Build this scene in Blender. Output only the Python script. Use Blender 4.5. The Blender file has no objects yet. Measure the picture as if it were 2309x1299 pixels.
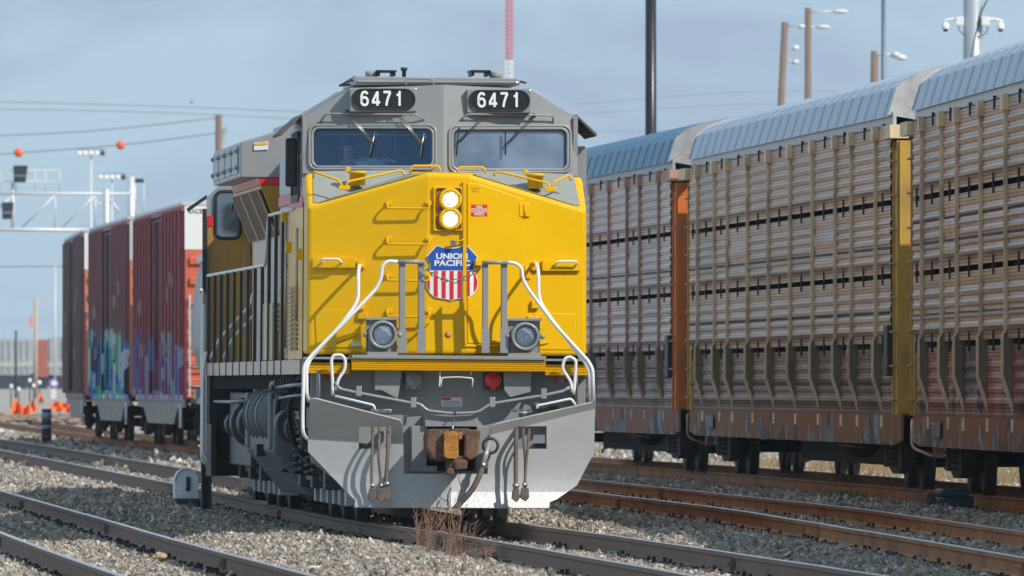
import bpy, bmesh, math, random
import numpy as np
from mathutils import Vector as V, Matrix
from mathutils.geometry import tessellate_polygon
random.seed(7); rng = np.random.default_rng(7)
sc = bpy.context.scene
COL = sc.collection
# ---- camera model of the photograph (2309 px wide): telephoto, level, 1.5 m above the rails
F, CX, HY, CH = 25000.0, 1154.5, 868.0, 1.5
CAM = V((0, 0, CH))
def ray(px, py): return V(((px - CX) / F, 1.0, (HY - py) / F))
def dp(px, py, d): return CAM + ray(px, py) * d          # point d metres away
# ---------------------------------------------------------------- mesh helpers
class MB:
    def __init__(s): s.v = []; s.f = []; s.s = []
    def add(s, vs, fs, sm=False):
        o = len(s.v); s.v += [tuple(v) for v in vs]
        for f in fs: s.f.append(tuple(i + o for i in f)); s.s.append(sm)
        return s
    def hexa(s, p, sm=False):
        return s.add(p, [(0, 3, 2, 1), (4, 5, 6, 7), (0, 1, 5, 4), (1, 2, 6, 5), (2, 3, 7, 6), (3, 0, 4, 7)], sm)
    def box(s, x0, x1, y0, y1, z0, z1):
        return s.hexa([(x0, y0, z0), (x1, y0, z0), (x1, y1, z0), (x0, y1, z0), (x0, y0, z1), (x1, y0, z1), (x1, y1, z1), (x0, y1, z1)])
    def prism(s, poly, vec, sm=False):
        poly = [V(p) for p in poly]; vec = V(vec); n = len(poly)
        vs = poly + [p + vec for p in poly]
        tri = tessellate_polygon([poly])
        fs = [tuple(t) for t in tri] + [tuple(i + n for i in reversed(t)) for t in tri]
        o = len(s.v); s.add(vs, fs, False)
        s.add([], []) 
        for i in range(n):
            j = (i + 1) % n
            s.f.append((o + i, o + j, o + n + j, o + n + i)); s.s.append(sm)
        return s
    def plate(s, outer, holes, vec):
        loops = [[V(p) for p in outer]] + [[V(p) for p in h] for h in holes]
        vec = V(vec); flat = [p for l in loops for p in l]; n = len(flat)
        tri = tessellate_polygon(loops); o = len(s.v)
        s.add(flat + [p + vec for p in flat], [tuple(t) for t in tri] + [tuple(i + n for i in reversed(t)) for t in tri])
        k = 0
        for l in loops:
            m = len(l)
            for i in range(m):
                a, b = o + k + i, o + k + (i + 1) % m
                s.f.append((a, b, b + n, a + n)); s.s.append(False)
            k += m
        return s
    def tube(s, pts, r, n=8, closed=False, cap=True):
        pts = [V(p) for p in pts]; m = len(pts); rs = r if isinstance(r, (list, tuple)) else [r] * m
        rings = []; up = None; o = len(s.v)
        for i, p in enumerate(pts):
            if closed: t = pts[(i + 1) % m] - pts[i - 1]
            elif i == 0: t = pts[1] - p
            elif i == m - 1: t = p - pts[i - 1]
            else: t = (pts[i + 1] - p).normalized() + (p - pts[i - 1]).normalized()
            if t.length < 1e-9: t = V((0, 0, 1))
            t.normalize()
            if up is None:
                up = V((0, 0, 1)) if abs(t.z) < .9 else V((1, 0, 0))
            a = up - t * up.dot(t)
            if a.length < 1e-6: a = t.orthogonal()
            a.normalize(); up = a; b = t.cross(a)
            rings.append([p + (a * math.cos(2 * math.pi * k / n) + b * math.sin(2 * math.pi * k / n)) * rs[i] for k in range(n)])
        vs = [q for rg in rings for q in rg]; fs = []
        for i in range(m if closed else m - 1):
            for k in range(n):
                fs.append((i * n + k, i * n + (k + 1) % n, ((i + 1) % m) * n + (k + 1) % n, ((i + 1) % m) * n + k))
        s.add(vs, fs, True)
        if cap and not closed:
            s.f.append(tuple(o + k for k in reversed(range(n)))); s.s.append(False)
            s.f.append(tuple(o + (m - 1) * n + k for k in range(n))); s.s.append(False)
        return s
    def cyl(s, p0, p1, r0, r1=None, n=16): return s.tube([p0, p1], [r0, r0 if r1 is None else r1], n)
    def lathe(s, p0, axis, prof, n=24):            # prof: (distance along axis, radius)
        p0 = V(p0); axis = V(axis).normalized(); a = axis.orthogonal().normalized(); b = axis.cross(a); o = len(s.v); vs = []
        for (t, r) in prof:
            for k in range(n):
                an = 2 * math.pi * k / n; vs.append(p0 + axis * t + (a * math.cos(an) + b * math.sin(an)) * r)
        fs = [(i * n + k, i * n + (k + 1) % n, (i + 1) * n + (k + 1) % n, (i + 1) * n + k) for i in range(len(prof) - 1) for k in range(n)]
        s.add(vs, fs, True)
        s.f.append(tuple(o + k for k in reversed(range(n)))); s.s.append(False)
        s.f.append(tuple(o + (len(prof) - 1) * n + k for k in range(n))); s.s.append(False)
        return s
    def blob(s, c, r, seg=10, rings=6, jit=0):
        c = V(c); r = V(r) if not isinstance(r, (int, float)) else V((r, r, r)); vs = []; fs = []
        for i in range(rings + 1):
            th = math.pi * i / rings
            for k in range(seg):
                ph = 2 * math.pi * k / seg; j = 1 + random.uniform(-jit, jit)
                vs.append(c + V((math.sin(th) * math.cos(ph) * r.x, math.sin(th) * math.sin(ph) * r.y, math.cos(th) * r.z)) * j)
        for i in range(rings):
            for k in range(seg): fs.append((i * seg + k, i * seg + (k + 1) % seg, (i + 1) * seg + (k + 1) % seg, (i + 1) * seg + k))
        return s.add(vs, fs, jit == 0)
    def build(s, name, mat, parent=None, bevel=0, seg=2, solid=0, recalc=True, label=None):
        me = bpy.data.meshes.new(name); me.from_pydata(s.v, [], s.f); me.validate()
        if len(me.polygons) == len(s.s): me.polygons.foreach_set('use_smooth', s.s)
        if recalc:
            bm = bmesh.new(); bm.from_mesh(me)
            if bevel: bmesh.ops.remove_doubles(bm, verts=bm.verts, dist=1e-5)
            bmesh.ops.recalc_face_normals(bm, faces=bm.faces); bm.to_mesh(me); bm.free()
        if mat is not None: me.materials.append(mat)
        ob = bpy.data.objects.new(name, me); COL.objects.link(ob)
        if parent: ob.parent = parent
        if solid:
            md = ob.modifiers.new('solid', 'SOLIDIFY'); md.thickness = solid; md.offset = 0
        if bevel:
            md = ob.modifiers.new('bev', 'BEVEL'); md.width = bevel; md.segments = seg; md.limit_method = 'ANGLE'; md.angle_limit = math.radians(35); md.harden_normals = False
        if label: ob['label'] = label
        return ob
def tag(o, label=None, cat=None, group=None, kind=None):
    if label: o['label'] = label
    if cat: o['category'] = cat
    if group: o['group'] = group
    if kind: o['kind'] = kind
    return o
def empty(name, loc, rz=0.0, mat=None):
    o = bpy.data.objects.new(name, None); COL.objects.link(o); o.empty_display_size = .3
    if mat is not None: o.matrix_world = mat
    else: o.location = loc; o.rotation_euler = (0, 0, rz)
    return o
def children(o): return [c for c in list(bpy.data.objects) if c.parent == o]
def copy_tree(o, parent=None, rename=None):
    c = o.copy(); COL.objects.link(c)
    if parent: c.parent = parent
    for ch in children(o): copy_tree(ch, c)
    return c
def arc(c, a, b, r, t0, t1, n):           # points on an arc in plane a,b
    return [V(c) + (V(a) * math.cos(t0 + (t1 - t0) * i / n) + V(b) * math.sin(t0 + (t1 - t0) * i / n)) * r for i in range(n + 1)]
def rrect(x0, y0, x1, y1, r, n=5):
    out = []
    for (cx, cy, a0) in ((x1 - r, y0 + r, -90), (x1 - r, y1 - r, 0), (x0 + r, y1 - r, 90), (x0 + r, y0 + r, 180)):
        for i in range(n + 1):
            a = math.radians(a0 + 90 * i / n); out.append((cx + r * math.cos(a), cy + r * math.sin(a)))
    return out
def clip(poly, ax, val, keep_less):
    out = []; n = len(poly)
    for i in range(n):
        p, q = poly[i], poly[(i + 1) % n]; a = (p[ax] - val) * (1 if keep_less else -1); b = (q[ax] - val) * (1 if keep_less else -1)
        if a <= 0: out.append(p)
        if (a < 0 < b) or (b < 0 < a):
            t = a / (a - b); out.append((p[0] + (q[0] - p[0]) * t, p[1] + (q[1] - p[1]) * t))
    return out
def smooth_path(pts, n=4):
    pts = [V(p) for p in pts]; out = []
    for i in range(len(pts) - 1):
        p0 = pts[max(i - 1, 0)]; p1 = pts[i]; p2 = pts[i + 1]; p3 = pts[min(i + 2, len(pts) - 1)]
        for k in range(n):
            t = k / n
            out.append(.5 * ((2 * p1) + (p2 - p0) * t + (2 * p0 - 5 * p1 + 4 * p2 - p3) * t * t + (3 * p1 - p0 - 3 * p2 + p3) * t ** 3))
    out.append(pts[-1]); return out
def round_path(pts, r, n=4):               # polyline with rounded corners
    pts = [V(p) for p in pts]; out = [pts[0]]
    for i in range(1, len(pts) - 1):
        a, b, c = pts[i - 1], pts[i], pts[i + 1]
        ra = min(r, (a - b).length * .45, (c - b).length * .45)
        p = b + (a - b).normalized() * ra; q = b + (c - b).normalized() * ra
        for k in range(n + 1):
            t = k / n; out.append(p * (1 - t) ** 2 + b * 2 * t * (1 - t) + q * t * t)
    out.append(pts[-1]); return out
_txt = {}
def text_mesh(s, bold=.0):
    if (s, bold) in _txt: return _txt[(s, bold)]
    cu = bpy.data.curves.new('t', 'FONT'); cu.body = s; cu.offset = bold; cu.resolution_u = 4; cu.align_x = 'CENTER'; cu.space_line = .95
    ob = bpy.data.objects.new('t', cu); COL.objects.link(ob); bpy.context.view_layer.update()
    me = bpy.data.meshes.new_from_object(ob.evaluated_get(bpy.context.evaluated_depsgraph_get()))
    vs = np.array([v.co[:2] for v in me.vertices]); fs = [tuple(p.vertices) for p in me.polygons]
    bpy.data.objects.remove(ob); bpy.data.curves.remove(cu); bpy.data.meshes.remove(me)
    lo, hi = vs.min(0), vs.max(0); vs = (vs - lo) / (hi - lo); _txt[(s, bold)] = (vs, fs); return vs, fs
def text(s, mapf, name, mat, parent=None, bold=.0):       # mapf(u,v)->point, u right, v up
    vs, fs = text_mesh(s, bold); mb = MB(); mb.add([mapf(u, v) for u, v in vs], fs)
    return mb.build(name, mat, parent, recalc=False)
# ---------------------------------------------------------------- materials
def M(name, col, rough=.5, metal=0.0, var=.12, scale=2.0, stretch=(1, 1, 1), dirt=None, bump=0.0, bscale=40.0, coat=0.0, spec=.5):
    m = bpy.data.materials.new(name); m.use_nodes = True; nt = m.node_tree; N = nt.nodes; L = nt.links; b = N['Principled BSDF']
    b.inputs['Roughness'].default_value = rough; b.inputs['Metallic'].default_value = metal
    b.inputs['Specular IOR Level'].default_value = spec
    if coat: b.inputs['Coat Weight'].default_value = coat; b.inputs['Coat Roughness'].default_value = .08
    tc = N.new('ShaderNodeTexCoord'); mp = N.new('ShaderNodeMapping'); mp.inputs['Scale'].default_value = stretch; L.new(tc.outputs['Object'], mp.inputs['Vector'])
    def noise(sc_, det=6):
        n = N.new('ShaderNodeTexNoise'); n.inputs['Scale'].default_value = sc_; n.inputs['Detail'].default_value = det; n.inputs['Roughness'].default_value = .62; L.new(mp.outputs[0], n.inputs['Vector']); return n
    def mix(f, a, c):
        x = N.new('ShaderNodeMix'); x.data_type = 'RGBA'
        for sk, v in ((x.inputs[0], f), (x.inputs[6], a), (x.inputs[7], c)):
            if hasattr(v, 'is_output'): L.new(v, sk)
            else: sk.default_value = v if isinstance(v, float) else (*v[:3], 1)
        return x.outputs[2]
    def ramp(src, a, c):
        r = N.new('ShaderNodeMapRange'); r.inputs[1].default_value = a; r.inputs[2].default_value = c; L.new(src, r.inputs[0]); return r.outputs[0]
    n1 = noise(scale); lo = [c * (1 - var) for c in col]; hi = [min(1, c * (1 + var)) for c in col]
    c = mix(ramp(n1.outputs[0], .3, .7), lo, hi)
    for dd in (dirt or []):
        dc, t0, t1, ds = dd[:4]; n2 = noise(ds, 8)
        c = mix(ramp(n2.outputs[0], t0, t1), c, dc)
    L.new(c, b.inputs['Base Color'])
    r = N.new('ShaderNodeMapRange'); r.inputs[3].default_value = max(.03, rough * .8); r.inputs[4].default_value = min(1, rough * 1.25); L.new(n1.outputs[0], r.inputs[0]); L.new(r.outputs[0], b.inputs['Roughness'])
    if bump:
        n3 = noise(bscale, 3); bp = N.new('ShaderNodeBump'); bp.inputs['Strength'].default_value = bump; bp.inputs['Distance'].default_value = .02; L.new(n3.outputs[0], bp.inputs['Height']); L.new(bp.outputs[0], b.inputs['Normal'])
    m['b'] = 1
    return m
YEL = (.78, .44, .001)
m_yel = M('yellow_paint', YEL, .30, var=.04, scale=1.2, coat=.03, spec=.18, bump=.035, bscale=7, dirt=[((.60, .33, .015), .60, .95, 3.0), ((.42, .25, .05), .70, .86, 14.0)])
m_gry = M('grey_paint', (.27, .275, .275), .33, var=.06, scale=1.5, coat=.2, bump=.03, bscale=6, dirt=[((.21, .20, .185), .58, .9, 2.5)])
m_plow = M('plow_paint', (.37, .375, .375), .3, var=.08, scale=2.0, coat=.5, bump=.09, bscale=24, dirt=[((.32, .30, .26), .60, .9, 6.0), ((.18, .155, .13), .70, .76, 16.0)])
m_deck = M('deck_paint', (.29, .30, .265), .75, var=.08, scale=6, bump=.15, bscale=90)
m_gryd = M('underframe_paint', (.035, .040, .044), .45, var=.25, scale=3, dirt=[((.075, .06, .05), .5, .8, 4)])
m_frame = M('tank_paint', (.17, .18, .19), .5, spec=.25, var=.12, scale=2, bump=.03, bscale=5, dirt=[((.13, .11, .09), .5, .85, 3)])
m_blk = M('black_rubber', (.016, .017, .02), .5, var=.3, scale=5)
m_hose = M('hose_rubber', (.12, .095, .075), .7, var=.3, scale=12, bump=.3, bscale=60)
m_wht = M('white_paint', (.80, .80, .78), .3, var=.05, scale=4, dirt=[((.5, .48, .44), .6, .85, 7)])
m_red = M('red_paint', (.62, .022, .03), .35, var=.08)
m_redl = M('receptacle_red', (.85, .04, .03), .4, var=.08)
m_blu = M('emblem_blue', (.012, .09, .42), .35, var=.05)
m_steel = M('bare_steel', (.42, .41, .39), .35, 1.0, var=.15, scale=8)
m_lbl = M('label_white', (.72, .72, .70), .4, var=.04)
m_ink = M('lettering_black', (.02, .02, .022), .5, var=.1)
m_inky = M('lettering_brown', (.30, .13, .01), .5, var=.1)
m_digit = M('number_white', (.82, .83, .84), .4, var=.02)
m_board = M('number_black', (.018, .02, .025), .22, var=.05)
m_rust = M('rusty_iron', (.12, .07, .048), .8, var=.35, scale=9, bump=.5, bscale=30, dirt=[((.30, .11, .03), .55, .75, 6), ((.05, .04, .04), .6, .8, 4)])
m_rusto = M('orange_rust', (.38, .16, .02), .75, var=.4, scale=11, bump=.6, bscale=40, dirt=[((.55, .31, .06), .58, .68, 12), ((.12, .05, .02), .56, .72, 7)])
m_chain = M('chain_steel', (.25, .22, .18), .4, .8, var=.2)
m_int = M('cab_interior', (.22, .26, .32), .7, var=.15, scale=2)
m_seat = M('seat_fabric', (.03, .035, .045), .8, var=.2)
m_skin = M('skin', (.80, .46, .33), .5, var=.08)
m_vest = M('vest_yellow', (.55, .80, .10), .7, var=.1)
m_cloth = M('dark_clothing', (.03, .04, .07), .8, var=.2)
m_plastic = M('clear_plastic_bag', (.75, .80, .80), .3, var=.1, spec=.8)
m_cap = M('cap_cloth', (.16, .17, .19), .8, var=.1)
m_amber = M('amber_strip', (.75, .40, .05), .5, var=.05)
def glass(name, tint, ior=1.6, film=0.0, gcol=(1, 1, 1)):
    m = bpy.data.materials.new(name); m.use_nodes = True; nt = m.node_tree; N = nt.nodes; L = nt.links; N.remove(N['Principled BSDF'])
    tr = N.new('ShaderNodeBsdfTransparent'); tr.inputs[0].default_value = (*tint, 1)
    gl = N.new('ShaderNodeBsdfGlossy'); gl.inputs[0].default_value = (*gcol, 1); gl.inputs['Roughness'].default_value = .03
    fr = N.new('ShaderNodeFresnel'); fr.inputs[0].default_value = ior; mx = N.new('ShaderNodeMixShader')
    n = N.new('ShaderNodeTexNoise'); n.inputs['Scale'].default_value = 1.3; bp = N.new('ShaderNodeBump'); bp.inputs['Strength'].default_value = .04; tc = N.new('ShaderNodeTexCoord')
    L.new(tc.outputs['Object'], n.inputs['Vector']); L.new(n.outputs[0], bp.inputs['Height']); L.new(bp.outputs[0], gl.inputs['Normal'])
    L.new(fr.outputs[0], mx.inputs[0]); L.new(tr.outputs[0], mx.inputs[1]); L.new(gl.outputs[0], mx.inputs[2])
    out = mx.outputs[0]
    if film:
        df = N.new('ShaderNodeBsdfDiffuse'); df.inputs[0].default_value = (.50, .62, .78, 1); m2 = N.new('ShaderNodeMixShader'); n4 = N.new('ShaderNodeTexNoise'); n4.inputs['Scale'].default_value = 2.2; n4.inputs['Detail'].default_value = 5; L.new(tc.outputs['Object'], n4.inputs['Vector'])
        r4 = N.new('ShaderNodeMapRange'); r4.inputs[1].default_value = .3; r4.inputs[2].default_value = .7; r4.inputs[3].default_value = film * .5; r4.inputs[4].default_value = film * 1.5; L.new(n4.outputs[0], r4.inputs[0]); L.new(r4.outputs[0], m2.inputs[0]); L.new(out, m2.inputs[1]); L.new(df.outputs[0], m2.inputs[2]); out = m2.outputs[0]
    L.new(out, N['Material Output'].inputs['Surface']); return m
m_glass = glass('windshield_glass', (.80, .92, 1.0), 1.7, .006, (.45, .68, 1.0))
m_glassr = glass('windshield_glass_sky_sheen', (.66, .82, 1.0), 2.1, .26, (.75, .9, 1.0))  # pale blue diffuse film stands in for bright sky reflected in the right pane
m_glass2 = glass('side_window_glass', (.55, .72, .72), 2.8, .05)
m_glassc = glass('lamp_glass', (.9, .92, .95))
def emis(name, col, st):
    m = bpy.data.materials.new(name); m.use_nodes = True; b = m.node_tree.nodes['Principled BSDF']
    b.inputs['Base Color'].default_value = (.8, .8, .8, 1); b.inputs['Emission Color'].default_value = (*col, 1); b.inputs['Emission Strength'].default_value = st; return m
m_lamp = emis('lit_headlight', (1, .90, .74), 1.5)
_N = m_lamp.node_tree.nodes; _n = _N.new('ShaderNodeTexNoise'); _n.inputs['Scale'].default_value = 22; _t = _N.new('ShaderNodeTexCoord'); _r = _N.new('ShaderNodeValToRGB'); _r.color_ramp.elements[0].position = .45; _r.color_ramp.elements[0].color = (.20, .10, .03, 1); _r.color_ramp.elements[1].position = .53; _r.color_ramp.elements[1].color = (1, .93, .80, 1)
for _a, _b in ((_t.outputs['Object'], _n.inputs['Vector']), (_n.outputs[0], _r.inputs[0]), (_r.outputs[0], _N['Principled BSDF'].inputs['Emission Color'])): m_lamp.node_tree.links.new(_a, _b)
m_lampw = emis('lit_headlight_rim', (1, .72, .38), .35)
m_reflector = M('lamp_reflector', (.85, .86, .88), .18, .55, var=.08, scale=30, bump=.6, bscale=26)
CLOUD_A = (3.9, 5.25, 7.3, 1); CLOUD_B = (5.0, 6.95, 8.4, 1); EXPO = -.1
# ================================================================ LEAD LOCOMOTIVE (local frame: x right, y towards its rear, z up from the rail)
TH = math.atan(.081); RO = .008
ML = Matrix.Translation((-.65, 118.5, 0)) @ Matrix.Rotation(TH, 4, 'Z') @ Matrix.Rotation(RO, 4, 'Y')
MLi = ML.inverted(); CL = MLi @ CAM; RL = MLi.to_3x3()
def L(px, py, yl):
    d = RL @ ray(px, py); return CL + d * ((yl - CL.y) / d.y)
def plane(a, b, c):
    a, b, c = V(a), V(b), V(c); n = (b - a).cross(c - a).normalized()
    if n.y > 0: n = -n
    return a, n
def P(pl, px, py, off=0.0):
    a, n = pl; d = RL @ ray(px, py); return CL + d * ((a - CL).dot(n) / d.dot(n)) + n * off
loco = empty('lead_locomotive', None, mat=ML)
tag(loco, 'yellow and grey diesel locomotive numbered 6471, nearest of the two, headlights lit', 'locomotive')
pNC = plane(L(960, 797, 1.0), L(1052, 797, 1.0), L(1000, 395, 1.04))
pNL = plane(L(960, 797, 1.0), L(960, 395, 1.04), L(692, 797, 1.30))
pNR = plane(L(1052, 797, 1.0), L(1052, 395, 1.04), L(1323, 797, 1.30))
def PN(px, py, off=0.0): return P(pNL if px < 960 else (pNR if px > 1052 else pNC), px, py, off)
pCL = plane(L(1000, 385, 2.0), L(1000, 192, 2.14), L(682, 385, 2.28))
pCR = plane(L(1000, 385, 2.0), L(1000, 192, 2.14), L(1302, 390, 2.28))
def PC(px, py, off=0.0): return P(pCL if px < 1000 else pCR, px, py, off)
# --- nose ---------------------------------------------------------------------------------------
a, b, c, d = PN(692, 800), PN(960, 800), PN(1052, 800), PN(1323, 803)
a2, b2, c2, d2 = PN(693, 467), PN(965, 390), PN(1058, 393), PN(1323, 473)
YB = 2.02
aB, bB, cB, dB = V((a.x, YB, L(683, 389, YB).z)), V((b2.x, YB, L(990, 386, YB).z)), V((c2.x, YB, L(1010, 387, YB).z)), V((d.x, YB, L(1302, 396, YB).z))
a0, d0 = V((a.x, YB, a.z)), V((d.x, YB, d.z))
nose = MB()
nose.add([a, b, c, d, a2, b2, c2, d2, aB, bB, cB, dB, a0, d0],
         [(0, 1, 5, 4), (1, 2, 6, 5), (2, 3, 7, 6), (4, 5, 9), (4, 9, 8), (5, 6, 10, 9), (7, 10, 6), (7, 11, 10), (0, 4, 8, 12), (3, 13, 11, 7), (8, 9, 10, 11, 13, 12), (0, 12, 13, 3, 2, 1)])
nose_o = nose.build('nose', m_yel, loco, bevel=.045, seg=3)
def lerp4(p, q, r, s, u, v): return (p * (1 - u) + q * u) * (1 - v) + (s * (1 - u) + r * u) * v   # p,q front  s,r back
for (p, q, r, s) in ((a2, b2, bB, aB), (d2, c2, cB, dB)):
    up_ = V((0, -.002, .008)); mb = MB()
    for pl_ in (((.10, .10), (.94, .10), (.91, .91)), ((.055, .10), (.10, .10), (.91, .91), (.905, 1.0), (.075, 1.0))):
        mb.plate([(p + (q - p) * (u - v) + (r - p) * v if u >= v else p + (s - p) * (v - u) + (r - p) * u) + up_ for u, v in pl_], [], V((0, 0, .006)))
    mb.build('nose_deck', m_deck, loco)
# door leaf, jamb and seams on the nose
def nplate(pts, name, mat, off0=.0, th=.012, bevel=.0, parent=None, holes=()):
    q = [PN(x, y, off0) for x, y in pts]; n = (q[1] - q[0]).cross(q[2] - q[1]).normalized()
    if n.y > 0: n = -n
    return MB().plate(q, [[PN(x, y, off0) for x, y in h] for h in holes], n * th).build(name, mat, parent or loco, bevel=bevel)
door = nplate([(1054, 414), (1080, 415), (1178, 449), (1180, 774), (1054, 774)], 'nose_door', m_yel, -.004, .016, .004)
nplate([(1043, 409), (1051.5, 409), (1051.5, 778), (1043, 778)], 'door_jamb', m_yel, -.002, .036, .006)
nplate([(1043, 777), (1180, 779), (1180, 784), (1043, 782)], 'door_sill', m_yel, -.002, .03, .004)
for (x0, y0) in ((1170, 459), (1172, 599), (1196, 712)):
    h = nplate([(x0, y0), (x0 + 24, y0 + 1), (x0 + 24, y0 + 30), (x0, y0 + 29)], 'door_hinge', m_yel, .0, .022, .004)
    MB().cyl(PN(x0 + 12, y0 - 1, .025), PN(x0 + 12, y0 + 31, .025), .012).build('hinge_pin', m_yel, h)
nplate([(711, 701), (767, 699), (808, 700), (815, 783), (714, 785)], 'access_panel', m_yel, -.002, .012, .004)
nplate([(1203, 706), (1297, 708), (1297, 789), (1208, 788)], 'access_panel', m_yel, -.002, .012, .004)
for (x0, y0, x1, y1) in ((760, 771, 806, 753), (1214, 778, 1236, 771)):
    MB().tube([PN(x0, y0, .0), PN(x0, y0, .03), PN(x1, y1, .03), PN(x1, y1, .0)], .008).build('panel_handle', m_yel, loco)
for (x0, y0) in ((808, 707), (1187, 713)):
    nplate([(x0, y0), (x0 + 21, y0), (x0 + 21, y0 + 13), (x0, y0 + 13)], 'panel_latch', m_yel, .0, .04, .005)
# grab boxes left and right, with white bars
for (x0, y0, x1, y1, h0, h1) in ((706, 583, 802, 604, 727, 772), (1220, 588, 1307, 611, 1247, 1295)):
    gb = nplate([(x0, y0), (x1, y0), (x1, y1), (x0, y1)], 'grab_box', m_yel, -.002, .05, .006)
    ym = y0 + 2
    MB().tube(round_path([PN(h0, ym + 8, .04), PN(h0, ym + 6, .10), PN(h0 + 4, ym, .12), PN(h1 - 4, ym, .12), PN(h1, ym + 6, .10), PN(h1, ym + 8, .04)], .02), .012).build('grab_bar', m_wht, gb)
# ladder rungs on the nose
for y in (470, 551, 633, 714):
    mb = MB()
    mb.tube(round_path([PN(877, y - 13, -.01), PN(876, y - 12, .085), PN(876, y, .09), PN(966, y + 1, .09), PN(966, y - 11, .085), PN(966, y - 12, -.01)], .03), .0115)
    rg = mb.build('ladder_rung', m_yel, loco)
    for x in (877, 966): MB().cyl(PN(x, y - 12, -.002), PN(x, y - 12, .018), .036).build('rung_foot', m_yel, rg, bevel=.004)
# headlight recess: dark-yellow pocket with two lamps
hh = nplate([(977, 421), (1042, 421), (1042, 521), (977, 521)], 'headlight_housing', m_yel, .0, .035, .006, holes=[[(x, y) for x, y in rrect(981, 425, 1040, 519, 8)]])
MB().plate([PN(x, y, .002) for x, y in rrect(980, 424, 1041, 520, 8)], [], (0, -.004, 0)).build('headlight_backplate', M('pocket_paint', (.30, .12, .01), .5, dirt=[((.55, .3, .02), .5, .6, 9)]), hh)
for y in (450, 494):
    o = PN(1014.5, y, .0); ax = V((.02, -1, 0))
    hl = MB().lathe(o, ax, [(.0, .125), (.05, .125), (.062, .112), (.062, .084), (.035, .080), (.034, .0)], 32).build('headlight', m_yel, loco)
    MB().lathe(o + ax * .0, ax, [(.040, .078), (.052, .068), (.060, .042), (.064, .0)], 28).build('lens', m_lamp, hl)
    MB().tube(arc(o + ax * .058, (1, 0, 0), (0, 0, 1), .081, 0, 2 * math.pi, 32)[:-1], .005, 6, closed=True).build('lens_rim', m_lampw, hl)
    for k in range(4):
        an = k * math.pi / 2 + .4; MB().blob(o + ax * .06 + V((math.cos(an) * .104, 0, math.sin(an) * .104)), .009, 6, 4).build('lens_bolt', m_steel, hl)
# lock and hasp
MB().tube([PN(1018, 549, .03), PN(1047, 540, .05)], .007).build('door_latch', m_yel, loco)
MB().plate([PN(x, y, .05) for x, y in ((1014, 543), (1026, 541), (1027, 556), (1016, 557))], [], (0, -.03, 0)).build('padlock', m_steel, loco, bevel=.006)
MB().lathe(PN(1011, 754, .002), (0, -1, 0), [(0, .036), (.004, .036), (.004, 0)], 20).build('nose_plug', M('plug', (.42, .20, .06), .5), loco)
# shield emblem
sh = [(961.5, 578), (984.5, 553), (1000, 558.5), (1017, 560), (1032, 558), (1046, 553), (1053.5, 554), (1076.5, 579), (1069.5, 592), (1066.5, 610), (1073, 622), (1077.5, 637), (1075, 652), (1068, 663), (1053, 672), (1035, 674), (1024, 675.5), (1017, 679), (1010, 675.5), (998, 674), (980, 670.6), (969, 661), (962, 648), (960.5, 635), (963, 624), (970, 610), (968.5, 594)]
def scale_poly(p, k):
    cx, cy = 1018.5, 612; return [(cx + (x - cx) * k, cy + (y - cy) * k) for x, y in p]
emb = None
def eplate(poly, mat, off, name, parent):
    mb = MB()
    for (lo, hi) in ((900, 960.2), (960.2, 1043.5), (1052.2, 1200)):
        q = clip(clip(poly, 0, lo, False), 0, hi, True)
        if len(q) > 2: mb.prism([PN(x + (1e-3 if x > 1052 else 0), y, off) for x, y in q], (0, -.0015, 0))
    return mb.build(name, mat, parent)
emb = eplate(sh, m_wht, .0135, 'shield_emblem', loco)
sh2 = scale_poly(sh, .975)
eplate(clip(sh2, 1, 609.5, True), m_blu, .0165, 'shield_top', emb)
low = clip(sh2, 1, 611, False)
for k in range(7):
    xc = 964.5 + 17.9 * k; w = 4.5
    q = clip(clip(low, 0, xc - w, False), 0, xc + w, True)
    if len(q) > 2: eplate(q, m_red, .0165, 'shield_stripe', emb)
text('UNION', lambda u, v: PN(983 + 70 * u, 584.5 - 13.5 * v, .0205), 'lettering', m_wht, emb, .035)
text('PACIFIC', lambda u, v: PN(979.5 + 79 * u, 600 - 13.5 * v, .0205), 'lettering', m_wht, emb, .03)
# notices
fs = nplate([(1061.5, 461.5), (1098, 461.5), (1098, 488), (1061.5, 488)], 'fire_notice', m_red, .0125, .002)
for i, w in enumerate(('FIRE', 'EXTINGUISHER', 'INSIDE')):
    hw = (7, 17.5, 11)[i]; y = 469.5 + 8.3 * i
    text(w, lambda u, v: PN(1079.7 - hw + 2 * hw * u, y - 6 * v, .0165), 'lettering', m_wht, fs, .01)
for y in (469.8, 478.4): nplate([(1061.5, y), (1098, y), (1098, y + .7), (1061.5, y + .7)], 'notice_line', m_wht, .0135, .002, parent=fs)
for i, w in enumerate(('TOOL BOX', 'INSIDE')): text(w, lambda u, v: PN(1061 + (21 if i == 0 else 14) * u + 2 * i, 427.5 + 6.5 * i - 4.5 * v, .0135), 'stencil', m_inky, loco)
text('TOW HOOK', lambda u, v: PN(1002 + 20 * u, 528.5 - 4 * v, .003), 'stencil', m_lbl, loco)
for (x0, y0, x1, y1) in ((793, 768, 814, 780),):
    st = nplate([(x0, y0), (x1, y0), (x1, y1), (x0, y1)], 'caution_label', m_lbl, .012, .002)
    nplate([(x0 + 1, y0 + .8), (x1 - 1, y0 + .8), (x1 - 1, y0 + 5), (x0 + 1, y0 + 5)], 'label_band', M('label_yellow', (.8, .6, .05), .4), .0135, .002, parent=st)
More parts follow.
